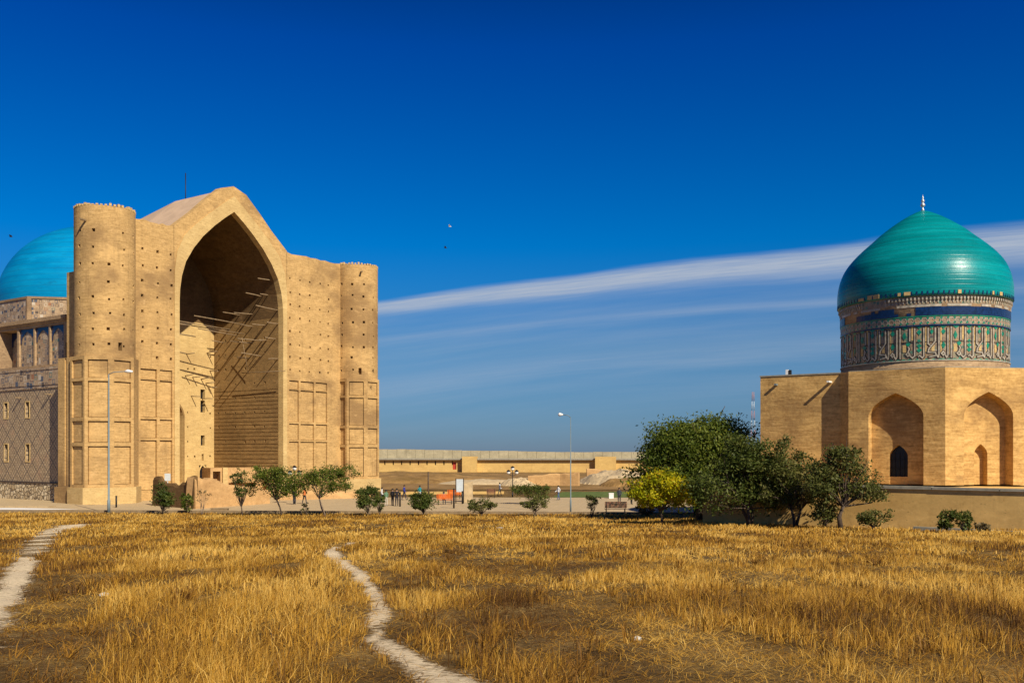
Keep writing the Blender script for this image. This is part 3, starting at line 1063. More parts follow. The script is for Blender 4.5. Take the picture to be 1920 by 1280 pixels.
    for i, (a, b) in enumerate(bays):
        dep = -0.26 if i != 3 else -1.58
        mb = MB()
        stepped(mb, lambda u, w, z: uw(u, w + dep, z), a + .02, b - .02, 15.87, 20.33, [])
        mb.build('tile_panel', M['upper_tile'], up)
        mb = MB()
        hf = pointed((b - a) / 2 - 0.35, 18.6, 19.0, 20.0)
        mid = (a + b) / 2
        e = lambda h, w: [uw(u, w, z) for u, z in mirror(h, mid)]
        mb.strip(e(hf, dep + 0.08), e(rect_match(hf, (b - a) / 2 - 0.03, 20.33), dep + 0.08))
        mb.build('arch_spandrel', M['navy'], up)
    mb = MB()
    mb.box(uw, -40, -6.9, -6, 0.35, 20.92, 21.35)
    mb.box(uw, -40, -7.1, -6, 0.18, 20.70, 20.918)
    mb.box(uw, -7.38, -6.3, -3, 0.0, 18.2, 20.69)
    mb.build('cornice', M['drum_brick'], root)
    # drum and dome
    dc = (-61.0, 142.5)
    mb = MB()
    ap = 14.5
    hs = ap * math.tan(R(22.5))
    fl = []
    for j in range(8):
        a = PA + 45 * j
        g = frame(dc[0] + ap * math.sin(R(a)), dc[1] - ap * math.cos(R(a)), a)
        stepped(mb, g, -hs, hs, 15.0, 26.2, [(-hs + .5, hs - .3, 22.6, 25.9, 0.14)])
        mb.add([g(-hs, 0, 26.2), g(hs, 0, 26.2), g(hs, -4, 26.2), g(-hs, -4, 26.2)], [(0, 1, 2, 3)])
        if j in (6, 7):
            fl.append(g)
    dr = mb.build('drum', M['drum_brick'], root)
    for g in fl:
        mb = MB()
        stepped(mb, lambda u, w, z: g(u, w - 0.12, z), -hs + .52, hs - .32, 22.62, 25.88, [])
        mb.build('tile_panel', M['upper_tile'], dr)
    mb = MB()
    prof = [(13.6, 24.0), (13.75, 25.5), (13.8, 27)]
    for i in range(1, 23):
        t = i / 22
        prof.append((13.8 * max(0.0, math.cos(t * math.pi / 2)) ** 0.92, 27 + 11.6 * math.sin(t * math.pi / 2) ** 1.05))
    mb.lathe(dc, prof, 96)
    mb.build('dome', M['blue_dome'], root)
    # lightning rod on the roof
    mb = MB()
    p = at(348, 384, 130)
    mb.tube([p - Vector((0, 0, 1.2)), p + Vector((0, 0, 4.3))], 0.06, 6)
    mb.build('lightning_rod', M['black'], rfo)
    return root


great_mausoleum()


# ------------------------------------------------------------------ the small mausoleum (right)
OC = Vector((31.02, 72.5, 0))                 # octagon axis
OA = -13.6                                   # azimuth of the corner nearest the camera
FLOOR, OTOP = 3.42, 11.34


def niche_face(mb, f, hw, z0, z1, arch, depth, inner, idepth):
    """flat face with an arched niche whose back has a second, smaller arch"""
    o = lambda half, w: [f(u, w, z) for u, z in mirror(half, 0.0)]
    mb.strip(o(arch, 0), o(rect_match(arch, hw, z1), 0))
    mb.strip(o(arch, 0), o(arch, -depth))
    n = min(len(arch), len(inner))
    mb.strip(o(arch, -depth), o(inner, -depth))
    mb.strip(o(inner, -depth), o(inner, -depth - idepth))


def small_mausoleum():
    root = empty('small_mausoleum', (OC.x, OC.y, FLOOR))
    tag(root, 'eight sided brown brick mausoleum with tiled drum and pointed turquoise dome', 'mausoleum')
    Rc = 8.36
    ap = Rc * math.cos(R(22.5))
    hs = Rc * math.sin(R(22.5))
    for j in range(8):
        a = OA + 22.5 + 45 * j
        f = frame(OC.x + ap * math.sin(R(a)), OC.y - ap * math.cos(R(a)), a)
        mb = MB()
        if j in (0, 7, 1):
            arch = pointed(1.82, FLOOR, 8.1, 9.72)
            inner = pointed(0.62 if j == 7 else 0.5, FLOOR, 5.35 if j == 7 else 5.5, 6.15 if j == 7 else 6.2)
            dep = 0.78 if j == 7 else 0.85
            niche_face(mb, f, hs, FLOOR, OTOP, arch, dep, inner, 0.45 if j == 7 else 0.5)
            back = [f(u, -dep - 0.5, z) for u, z in mirror(inner, 0)]
            if j != 7:
                mb.add(back, [tuple(range(len(back)))])
            wall = mb.build('wall', M['brick_red'], root)
            if j == 7:
                mb = MB()
                inn = [(u, max(z, FLOOR + 0.5)) for u, z in inner]
                pts = [f(u, -dep - 0.40, z) for u, z in mirror(inn, 0)]
                mb.add(pts, [tuple(range(len(pts)))])
                wn = mb.build('window', M['dark'], wall)
                mb = MB()
                for u in (-0.31, 0.0, 0.31):
                    mb.box(f, u - 0.02, u + 0.02, -dep - 0.38, -dep - 0.34, FLOOR + 0.5, 5.6)
                for z in (4.5, 5.1):
                    mb.box(f, -0.62, 0.62, -dep - 0.335, -dep - 0.30, z, z + 0.04)
                mb.build('grille', M['black'], wn)
                mb = MB()
                mb.box(f, -0.615, 0.615, -dep - 0.44, -dep - 0.06, FLOOR - 0.02, FLOOR + 0.52)
                mb.build('window_sill', M['brick_red'], wall)
        else:
            stepped(mb, f, -hs, hs, FLOOR - .3, OTOP, [])
            wall = mb.build('wall', M['brick_red'], root)
    oct_ = [(OC.x + (Rc - 0.02) * math.sin(R(OA + 45 * j)), OC.y - (Rc - 0.02) * math.cos(R(OA + 45 * j))) for j in range(8)]
    mb = MB()
    mb.prism(oct_, OTOP - 0.02, OTOP + 0.05)
    mb.build('ledge', M['cap'], root)
    # lower wing set back on the left
    f = frame(*(OC + Vector((-10.75, -0.35, 0)))[:2], -33)
    bl = frame(23.76, 69.25, -34)
    mb = MB()
    stepped(mb, bl, -6.0, 1.4, FLOOR - .5, OTOP - 0.04, [])
    mb.add([bl(-6, 0, 2.9), bl(-6, -7, 2.9), bl(-6, -7, OTOP - .04), bl(-6, 0, OTOP - .04)], [(0, 1, 2, 3)])
    mb.add([bl(-6, 0, OTOP - .04), bl(1.4, 0, OTOP - .04), bl(1.4, -7, OTOP - .04), bl(-6, -7, OTOP - .04)], [(0, 1, 2, 3)])
    wing = mb.build('side_wing', M['brick_red'], root)
    mb = MB()
    mb.box(bl, -6.04, 0.3, -0.6, 0.05, OTOP - 0.035, OTOP + 0.06)
    mb.build('coping', M['cap'], wing)
    for u, z, ln in ((-0.75, 10.66, 0.75), (-4.75, 10.62, 0.35)):
        mb = MB()
        mb.box(bl, u - 0.09, u + 0.09, -0.2, ln, z, z + 0.12)
        mb.build('water_spout', M['white'] if u > -2 else M['metal'], wing)
    mb = MB()
    for du, m_ in ((0, 0),):
        mb.box(bl, -4.3, -4.12, -0.9, -0.7, OTOP, OTOP + 0.5)
    mb.build('roof_vent', M['white'], wing)
    mb = MB()
    mb.box(bl, -4.08, -3.9, -0.9, -0.7, OTOP, OTOP + 0.46)
    mb.build('roof_vent', M['black'], wing)
    # drum
    r = 5.86
    cf = cyl(OC.x, OC.y, OA, r)
    mb = MB()
    n = 96
    mb.lathe(OC, [(r, OTOP), (r, 12.02), (r - .06, 12.04), (r - .06, 14.5), (r, 14.52), (r, 15.15), (r + .02, 15.17), (r + .02, 15.75), (r + .05, 15.8), (r + .05, 16.75)], n)
    drum = mb.build('drum', M['drum_brick'], root)
    mb = MB()
    stepped(mb, cyl(OC.x, OC.y, 0, r - 0.045), -math.pi * (r - 0.045), math.pi * (r - 0.045), 12.1, 14.45, [], 0.35)
    mb.build('mosaic_band', M['mosaic'], drum)
    mb = MB()
    stepped(mb, cyl(OC.x, OC.y, 0, r + 0.012), -math.pi * (r + 0.012), math.pi * (r + 0.012), 14.55, 15.1, [], 0.35)
    mb.build('mosaic_band', M['mosaic'], drum)
    mb = MB()
    stepped(mb, cyl(OC.x, OC.y, 0, r + 0.058), -math.pi * (r + 0.058), math.pi * (r + 0.058), 15.97, 16.5, [], 0.35)
    mb.build('mosaic_band', M['mosaic'], drum)
    for z0, z1, w, m_ in ((12.02, 12.09, 0.05, 'white_tile'), (14.46, 14.54, 0.05, 'navy'), (15.10, 15.16, 0.05, 'teal'), (13.34, 13.37, 0.0, 'dark_tile')):
        mb = MB()
        mb.lathe(OC, [(r - .1, z0), (r + w, z0), (r + w, z1), (r - .1, z1)], n, False)
        mb.build('tile_line', M[m_], drum)
    # navy band, with the places where the glaze has fallen off
    mb = MB()
    nseg = 128
    rng = random.Random(3)
    for i in range(nseg):
        a = -180 + 360 * (i + 0.5) / nseg
        for k in range(3):
            z0 = 15.19 + 0.19 * k
            ua = R(a) * r
            gone = (-29 < a < -13 and k >= (1 if rng.random() < 0.7 else 0)) or (-75 < a < -60) or (-58 < a < -38 and k == 2 and rng.random() < .8) or rng.random() < 0.015
            if not gone:
                w = math.pi * r / nseg
                mb.box(cf, ua - w, ua + w, -0.02, 0.06 + rng.uniform(0, .008), z0, z0 + 0.188)
    mb.build('navy_tile_band', M['navy'], drum, kind='stuff')
    # band of small hexagons
    mb = MB()
    nh = 84
    for i in range(nh):
        a = (i / nh - 0.5) * 2 * math.pi * r
        for rad, w in ((0.21, 0.035),):
            for k in range(6):
                t0, t1 = math.pi / 3 * k, math.pi / 3 * (k + 1)
                q = [(a + rr * math.cos(t), 14.83 + rr * math.sin(t)) for rr, t in ((rad, t0), (rad, t1), (rad - 0.05, t1), (rad - 0.05, t0))]
                mb.add([cf(u, 0.03, z) for u, z in q], [(0, 1, 2, 3)])
    mb.build('hexagon_band', M['white_tile'], drum, kind='stuff')
    mb = MB()
    for i in range(nh):
        a = ((i + .5) / nh - 0.5) * 2 * math.pi * r
        for z, m_ in ((15.0, 0), (14.66, 0)):
            mb.add([cf(a - .1, .03, z), cf(a, .03, z - .09), cf(a + .1, .03, z), cf(a, .03, z + .09)], [(0, 1, 2, 3)])
    mb.build('tile_studs', M['teal'], drum, kind='stuff')
    # cornice of small brackets under the dome
    mb = MB()
    nt = 150
    for i in range(nt):
        u = (i / nt - 0.5) * 2 * math.pi * r
        a = math.degrees(u / r)
        if -52 < a < -34 or rng.random() < 0.04:
            continue
        mb.box(cf, u - 0.035, u + 0.035, 0.0, 0.10, 16.05, 16.26)
        mb.box(cf, u - 0.05, u + 0.05, 0.0, 0.18, 16.26, 16.44)
    mb.build('bracket_cornice', M['white_tile'], drum, kind='stuff')
    mb = MB()
    for i in range(90):
        u = (i / 90 - 0.5) * 2 * math.pi * r
        if rng.random() < 0.72:
            mb.box(cf, u - 0.22, u + 0.22, 0.02, 0.075, 15.79, 15.95)
    mb.build('tile_course', M['white_tile'], drum, kind='stuff')
    # calligraphy: one set of words repeated around the drum
    zx = lambda x: (x - 30) / 860 * unit
    nu_ = 11
    unit = 2 * math.pi * (r - 0.06) / nu_
    zy = lambda y: 12.2 + (1062 - y) / 500 * 2.2
    strokes = [[(45, 580), (45, 1052)],
               [(180, 962), (150, 990), (180, 1022), (212, 992), (180, 962), (205, 905), (190, 880)],
               [(205, 1005), (258, 1052), (296, 1020), (296, 590)], [(213, 590), (213, 775)],
               [(360, 1030), (380, 1015), (425, 1056), (447, 1025), (447, 590)],
               [(520, 590), (520, 832), (548, 856)], [(638, 590), (638, 795), (532, 915), (520, 968), (640, 974), (652, 1022), (540, 1042)],
               [(652, 1000), (685, 1048), (698, 1010), (698, 600)],
               [(770, 962), (742, 990), (770, 1022), (800, 990), (770, 962)], [(795, 1000), (830, 1056), (850, 1020), (850, 600)]]

    def ribbon(mb, cfun, pts, wd, h):
        pts = [Vector((zx(x), zy(y))) for x, y in pts]
        for i in range(len(pts) - 1):
            d = pts[i + 1] - pts[i]
            if d.length < 1e-6:
                continue
            d.normalize()
            nrm = Vector((-d.y, d.x)) * wd / 2
            p, q = pts[i] - d * wd / 2, pts[i + 1] + d * wd / 2
            k = h + 0.0012 * i
            c4 = [p + nrm, p - nrm, q - nrm, q + nrm]
            top = [cfun(v.x, k, v.y) for v in c4]
            bot = [cfun(v.x, -0.01, v.y) for v in c4]
            mb.add(top + bot, [(0, 1, 2, 3), (0, 4, 5, 1), (1, 5, 6, 2), (2, 6, 7, 3), (3, 7, 4, 0)])
    base = cyl(0, 0, 0, r - 0.04)
    protos = {}
    for nm, mat, wd, h in (('lettering_outline', 'dark_tile', 0.19, 0.018), ('lettering', 'white_tile', 0.085, 0.045)):
        mb = MB()
        for s in strokes:
            ribbon(mb, base, s, wd, h)
        protos[nm] = (mb, mat)
    orn = MB()
    for x, y, sx, sy in ((372, 560, 40, 26), (372, 645, 30, 42), (372, 790, 26, 26), (372, 860, 34, 30), (372, 930, 34, 34), (580, 560, 34, 24), (580, 640, 22, 40), (775, 565, 40, 26), (775, 645, 30, 40), (775, 860, 28, 50), (130, 560, 44, 30), (185, 830, 32, 40), (120, 700, 26, 60), (905 - 860 + 60, 1084, 40, 16), (200, 1084, 36, 16), (340, 1084, 30, 16), (490, 1084, 30, 16), (610, 1086, 34, 16), (745, 1084, 46, 16), (870, 1084, 30, 14)):
        q = [(x - sx, y), (x, y + sy), (x + sx, y), (x, y - sy)]
        orn.add([base(zx(x + (a - x) * 1.35), 0.026, zy(y + (b - y) * 1.2)) for a, b in q], [(0, 1, 2, 3)])
    protos['teal_ornament'] = (orn, 'teal')
    yel = MB()
    for x, y, sx, sy in ((255, 650, 16, 120), (480, 760, 10, 200), (600, 900, 26, 60), (735, 780, 12, 200), (880, 800, 12, 210), (120, 900, 30, 60)):
        yel.add([base(zx(x + a * sx), 0.012, zy(y + b * sy)) for a, b in ((-1, -1), (1, -1), (1, 1), (-1, 1))], [(0, 1, 2, 3)])
    protos['ochre_tile'] = (yel, 'brick_pale')
    for nm, (mb, mat) in protos.items():
        first = None
        for k in range(nu_):
            if first is None:
                first = mb.build(nm, M[mat])
                o = first
                o.parent = drum
            else:
                o = shared(first, nm, (0, 0, 0), 0, drum)
            if nm in ('teal_ornament', 'ochre_tile'):
                o['kind'] = 'stuff'
            o.location = (0, 0, -FLOOR)
            o.rotation_euler = (0, 0, R(OA + 8) + 2 * math.pi * k / nu_)
    # dome
    mb = MB()
    prof = [(6.30, 16.55), (6.62, 16.58), (6.66, 16.75), (6.68, 17.3), (6.62, 18.0), (6.43, 18.75), (6.07, 19.5), (5.5, 20.2), (4.8, 20.85), (4.0, 21.5), (3.2, 22.15), (2.4, 22.7), (1.62, 23.18), (0.9, 23.55), (0.4, 23.76), (0.0, 23.85)]
    prof = [(a * 0.917, b) for a, b in prof]
    fine = []
    for i in range(len(prof) - 1):
        p0, p1, p2, p3 = prof[max(0, i - 1)], prof[i], prof[i + 1], prof[min(len(prof) - 1, i + 2)]
        for t in (0, 0.25, 0.5, 0.75):
            if i < 2:
                if t == 0:
                    fine.append(p1)
                continue
            q = [0.5 * (2 * p1[k] + (p2[k] - p0[k]) * t + (2 * p0[k] - 5 * p1[k] + 4 * p2[k] - p3[k]) * t * t + (3 * p1[k] - p0[k] - 3 * p2[k] + p3[k]) * t ** 3) for k in (0, 1)]
            fine.append((max(0, q[0]), q[1]))
    fine.append((0.0, 23.85))
    mb.lathe(OC, fine, 128)
    dome = mb.build('dome', M['turq'], root)
    mb = MB()
    for i in range(110):
        u = (i / 110 - 0.5) * 2 * math.pi * r
        mb.box(cf, u - 0.045, u + 0.045, 0.225, 0.27, 16.60, 16.86)
    mb.build('dome_fringe', M['navy'], dome, kind='stuff')
    for a, wd, h in ((-42, 0.9, 0.3), (-24, 0.18, 0.22), (-19, 0.4, 0.24), (13, 0.22, 0.26), (38, 0.15, 0.25), (46, 0.3, 0.25), (-52, 0.5, 0.2)):
        u = R(a) * r
        mb = MB()
        mb.box(cf, u - wd / 2, u + wd / 2, 0.215, 0.285, 16.62, 16.62 + h)
        mb.build('bare_patch', M['brick_pale'], dome)
    # finial
    fin = [(0.0, 23.8), (0.13, 23.82), (0.10, 23.95), (0.05, 24.05), (0.05, 24.12), (0.15, 24.2), (0.17, 24.28), (0.12, 24.38), (0.05, 24.44), (0.11, 24.52), (0.13, 24.58), (0.1, 24.66), (0.04, 24.72), (0.07, 24.8), (0.07, 24.84), (0.03, 24.9), (0.01, 25.05), (0, 25.06)]
    mb = MB()
    mb.lathe(OC, fin, 20)
    mb.build('finial', M['steel'], root)
    return root


small_mausoleum()

# terrace that carries the small mausoleum
TF = frame(13.9, 70.0, -38.2)


def terrace():
    mb = MB()
    rec = []
    stepped(mb, TF, 0, 48, -0.4, 3.30, rec)
    mb.add([TF(0, 0, -.4), TF(0, 0, 3.3), TF(0, -40, 3.3), TF(0, -40, -.4)], [(0, 1, 2, 3)])
    mb.add([TF(0, 0, 3.3), TF(48, 0, 3.3), TF(48, -40, 3.3), TF(0, -40, 3.3)], [(0, 1, 2, 3)])
    c = TF(10, 0, 0)
    root = empty('terrace_wall', (c.x, c.y, 0.6))
    tag(root, 'plain tan plastered retaining wall carrying the domed octagonal mausoleum', 'wall')
    mb.build('wall', M['plaster'], root)
    rng = random.Random(5)
    u = -0.1
    while u < 48:
        w = rng.uniform(3.2, 4.6)
        mb = MB()
        z = rng.uniform(0, 0.03)
        mb.box(TF, u + 0.02, u + w - 0.02, -0.5, 0.10 + rng.uniform(0, .03), 3.305, 3.46 + z)
        mb.build('coping_slab', M['cap'], root)
        u += w
    mb = MB()
    mb.box(TF, 15.5, 48, 2.6, 2.9, -0.3, float(ground(27, 56)) + 0.16)
    tag(mb.build('kerb', M['cap']), 'low grey kerb in the grass in front of the terrace wall', 'kerb')


terrace()

# ------------------------------------------------------------------ fortress wall and ruins beyond the square
def fortress():
    a0, a1 = Vector((-42.0, 262, 0)), Vector((60.0, 254, 0))
    ang = math.degrees(math.atan2(a1.y - a0.y, a1.x - a0.x))
    f = frame(a0.x, a0.y, ang)
    ln = (a1 - a0).length
    root = empty('fortress_wall', (a0 + a1) / 2)
    tag(root, 'long low yellow fortress wall with grey parapet on the horizon', 'wall')
    mb = MB()
    rec = [(7.2 + 2.32 * k, 7.55 + 2.32 * k, 1.9, 3.0, 0.5) for k in range(9)]
    stepped(mb, f, 0, ln, -1.5, 3.3, rec + [(26.0, 27.0, 0.7, 2.7, 0.4)])
    wl = mb.build('wall', M['fort'], root)
    for k in range(9):
        mb = MB()
        mb.box(f, 7.22 + 2.32 * k, 7.53 + 2.32 * k, -0.48, -0.4, 1.92, 2.98)
        mb.build('window', M['dark'], wl)
    mb = MB()
    mb.box(f, 26.02, 26.98, -0.38, -0.3, 0.72, 2.68)
    mb.build('door', M['red'], wl)
    mb = MB()
    mb.box(f, 0, 28.8, -3, 0.9, 3.32, 3.75)
    mb.box(f, 32.8, 64.4, -3, 0.9, 3.32, 3.75)
    mb.box(f, 70.0, ln, -3, 0.9, 3.32, 3.75)
    mb.build('eave', M['cap'], root)
    for u0, u1, z1 in ((28.8, 32.8, 4.25), (64.4, 70.0, 4.2)):
        mb = MB()
        mb.box(f, u0 + .02, u1 - .02, -1, 1.9, -1.5, z1)
        mb.build('bastion', M['fort'], root)
    mb = MB()
    n = 40
    rng = random.Random(2)
    for k in range(n):
        u = ln * k / n
        z = np.interp(u, [0, 35, 60, ln], [6.35, 5.75, 5.4, 5.75])
        mb.box(f, u + 0.03, u + ln / n - 0.03, -3.4, -2.4, 3.4, z + rng.uniform(-.07, .07))
    mb.build('parapet', M['fort_top'], root, kind='stuff')


fortress()


def jag(name, label, base, tops, thick, mat, seed=0, cat='ruin'):
    """ruined wall: base [(x, y)] polyline, top height at each point, thickness"""
    rng = random.Random(seed)
    pts, hs = [], []
    for i in range(len(base) - 1):
        n = max(2, int(math.hypot(base[i + 1][0] - base[i][0], base[i + 1][1] - base[i][1]) / 0.55))
        for k in range(n):
            t = k / n
            pts.append((base[i][0] * (1 - t) + base[i + 1][0] * t, base[i][1] * (1 - t) + base[i + 1][1] * t))
            hs.append(tops[i] * (1 - t) + tops[i + 1] * t + rng.uniform(-0.12, 0.12))
    pts.append(base[-1])
    hs.append(tops[-1])
    mb = MB()
    V, n = [], len(pts)
    for i, ((x, y), h) in enumerate(zip(pts, hs)):
        a, b = pts[max(0, i - 1)], pts[min(n - 1, i + 1)]
        d = Vector((b[0] - a[0], b[1] - a[1], 0)).normalized()
        nr = Vector((d.y, -d.x, 0))
        p = Vector((x, y, 0))
        ts = thick * 0.75
        V += [p + nr * 0.12 + Vector((0, 0, -0.2)), p + nr * 0.0 + Vector((0, 0, h * 0.9)), p - nr * 0.12 + Vector((0, 0, h)), p - nr * ts + Vector((0, 0, h + rng.uniform(-.1, .05))), p - nr * thick + Vector((0, 0, -0.2))]
    fs = []
    for i in range(n - 1):
        for k in range(4):
            fs.append((5 * i + k, 5 * (i + 1) + k, 5 * (i + 1) + k + 1, 5 * i + k + 1))
    fs += [(0, 1, 2, 3, 4), tuple(5 * (n - 1) + k for k in (4, 3, 2, 1, 0))]
    mb.add(V, fs)
    o = mb.build(name, mat)
    return tag(o, label, cat)


def xy(px, d):
    return ((px - 960) / FPX * d, d)


jag('ruined_wall', 'dark brown ruined adobe wall with notched top below the portal', [xy(287, 101), xy(298, 100), xy(306, 99.3), xy(330, 97.6), xy(346, 96.4), xy(352, 96), xy(364, 95)], [3.0, 3.0, 2.5, 2.3, 2.6, 3.2, 3.3], 0.5, M['adobe_shaded'], 1)
jag('ruined_wall', 'sunlit beige ruined adobe wall sloping down in front of the portal', [xy(365.5, 95), xy(398, 97), xy(430, 99.5), xy(470, 102), xy(505, 105)], [3.05, 2.95, 2.2, 2.0, 1.3], 1.4, M['adobe'], 2)
jag('ruined_wall', 'low pinkish ruined wall behind the small leafy trees', [xy(520, 112), xy(575, 113), xy(700, 118)], [1.2, 1.0, 0.7], 0.8, M['adobe'], 3)


def portico():
    f = frame(*xy(450, 116), 36)
    root = empty('brick_kiosk', (*xy(450, 116), 0))
    tag(root, 'low brick structure with dark openings at the foot of the great arch', 'kiosk')
    mb = MB()
    stepped(mb, f, -3.6, 3.9, -0.1, 3.7, [(-3.3, -2.4, 1.0, 3.3, 1.2), (-1.4, 1.9, 0.8, 1.9, 1.2), (2.5, 3.4, 1.0, 3.3, 1.2)])
    mb.add([f(-3.6, 0, 3.7), f(3.9, 0, 3.7), f(3.9, -3, 3.7), f(-3.6, -3, 3.7)], [(0, 1, 2, 3)])
    mb.add([f(-3.6, 0, -.1), f(-3.6, 0, 3.7), f(-3.6, -3, 3.7), f(-3.6, -3, -.1)], [(0, 1, 2, 3)])
    mb.build('wall', M['adobe'], root)
    mb = MB()
    mb.box(f, -2.2, -1.6, 0.02, 0.3, 0, 3.75)
    mb.build('pillar', M['brick_pale'], root)
    mb = MB()
    mb.box(PF, UC - 9, UC + 9, -15.9, 1.5, -0.1, 1.45)
    tag(mb.build('portal_steps', M['brick_pale']), 'raised brick floor of the arched portal hall', kind='structure')


portico()
jag('excavated_wall', 'straight beige excavated wall beyond the round leafy bush', [xy(990, 158), xy(1050, 158), xy(1084, 157)], [1.7, 2.0, 2.3], 1.2, M['adobe'], 4)
jag('excavated_wall', 'short beige wall stub beside the far bastion', [xy(1100, 190), xy(1128, 190)], [2.2, 2.0], 1.5, M['adobe'], 5)


def mound(name, label, c, rx, ry, h, mat, seed):
    nx, ny = 26, 18
    mb = MB()
    V = []
    for j in range(ny + 1):
        for i in range(nx + 1):
            u, v = i / nx * 2 - 1, j / ny * 2 - 1
            k = max(0, 1 - u * u - v * v)
            nz = float(fbm(np.array(u * 3 + seed), np.array(v * 3 + 5), seed))
            V.append((c[0] + u * rx, c[1] + v * ry, -0.1 + h * k ** 0.7 * (0.55 + 0.9 * nz)))
    mb.add(V, [(j * (nx + 1) + i, j * (nx + 1) + i + 1, (j + 1) * (nx + 1) + i + 1, (j + 1) * (nx + 1) + i) for j in range(ny) for i in range(nx)])
    return tag(mb.build(name, mat), label, 'mound')


mound('spoil_mound', 'long pale excavation mound left of the round dense tree', xy(1165, 172), 8, 12, 2.3, M['rock'], 3)
mound('spoil_mound', 'brown earth mound in front of the pale excavation mound', xy(1185, 158), 5.5, 6, 1.5, M['earth'], 8)
mound('spoil_mound', 'small pale rubble heap below the square bastion', xy(905, 168), 8, 6, 0.9, M['rock'], 5)
mound('spoil_mound', 'pale rubble heap at the left end of the excavated wall', xy(975, 160), 3.5, 4, 1.3, M['rock'], 9)
mound('spoil_mound', 'low brown earth bank beyond the square beside the far corner tower', xy(770, 185), 22, 16, 1.6, M['earth'], 12)

# kerb of the square along the field
mb = MB()
for i in range(44):
    x0, x1 = -60 + 1.75 * i, -60 + 1.75 * (i + 1) - 0.03
    y0, y1 = float(field_edge(x0)) + 2.9, float(field_edge(x1)) + 2.9
    mb.prism([(x0, y0), (x1, y1), (x1, y1 + 0.45), (x0, y0 + 0.45)], -0.2, 0.2)
tag(mb.build('plaza_kerb', M['kerb']), 'brown kerb between the dry field and the paved square', kind='structure')
mb = MB()
mb.prism([xy(735, 127), xy(945, 129), xy(945, 129.5), xy(735, 127.5)], -0.1, 0.3)
tag(mb.build('low_wall', M['fort']), 'low pale yellow wall behind the orange benches at the back of the square', 'wall')


# ------------------------------------------------------------------ trees and shrubs
def leaves_mesh(name, C, N, size, seed, mat, parent, up=0.35):
    """C: leaf centres (n,3); one four-cornered leaf each"""
    rs = np.random.RandomState(seed)
    n = len(C)
    d = rs.normal(size=(n, 3))
    d /= np.linalg.norm(d, axis=1)[:, None]
    nrm = rs.normal(size=(n, 3)) + np.array([0, 0, up]) + N * 0.6
    nrm /= np.linalg.norm(nrm, axis=1)[:, None]
    t = np.cross(nrm, d)
    t /= np.linalg.norm(t, axis=1)[:, None] + 1e-9
    b = np.cross(nrm, t)
    s = size * rs.uniform(0.6, 1.35, (n, 1))
    V = np.stack([C - t * s, C - b * s * 0.42, C + t * s, C + b * s * 0.42], 1).reshape(-1, 3)
    og = ORIG[parent]
    V = V - np.array(og)[None, :]
    me = bpy.data.meshes.new(name)
    me.vertices.add(4 * n)
    me.vertices.foreach_set('co', V.astype(np.float32).ravel())
    me.loops.add(4 * n)
    me.loops.foreach_set('vertex_index', np.arange(4 * n, dtype=np.int32))
    me.polygons.add(n)
    me.polygons.foreach_set('loop_start', np.arange(0, 4 * n, 4, dtype=np.int32))
    me.polygons.foreach_set('loop_total', np.full(n, 4, dtype=np.int32))
    a = me.attributes.new('rnd', 'FLOAT', 'POINT')
    return me, a, rs


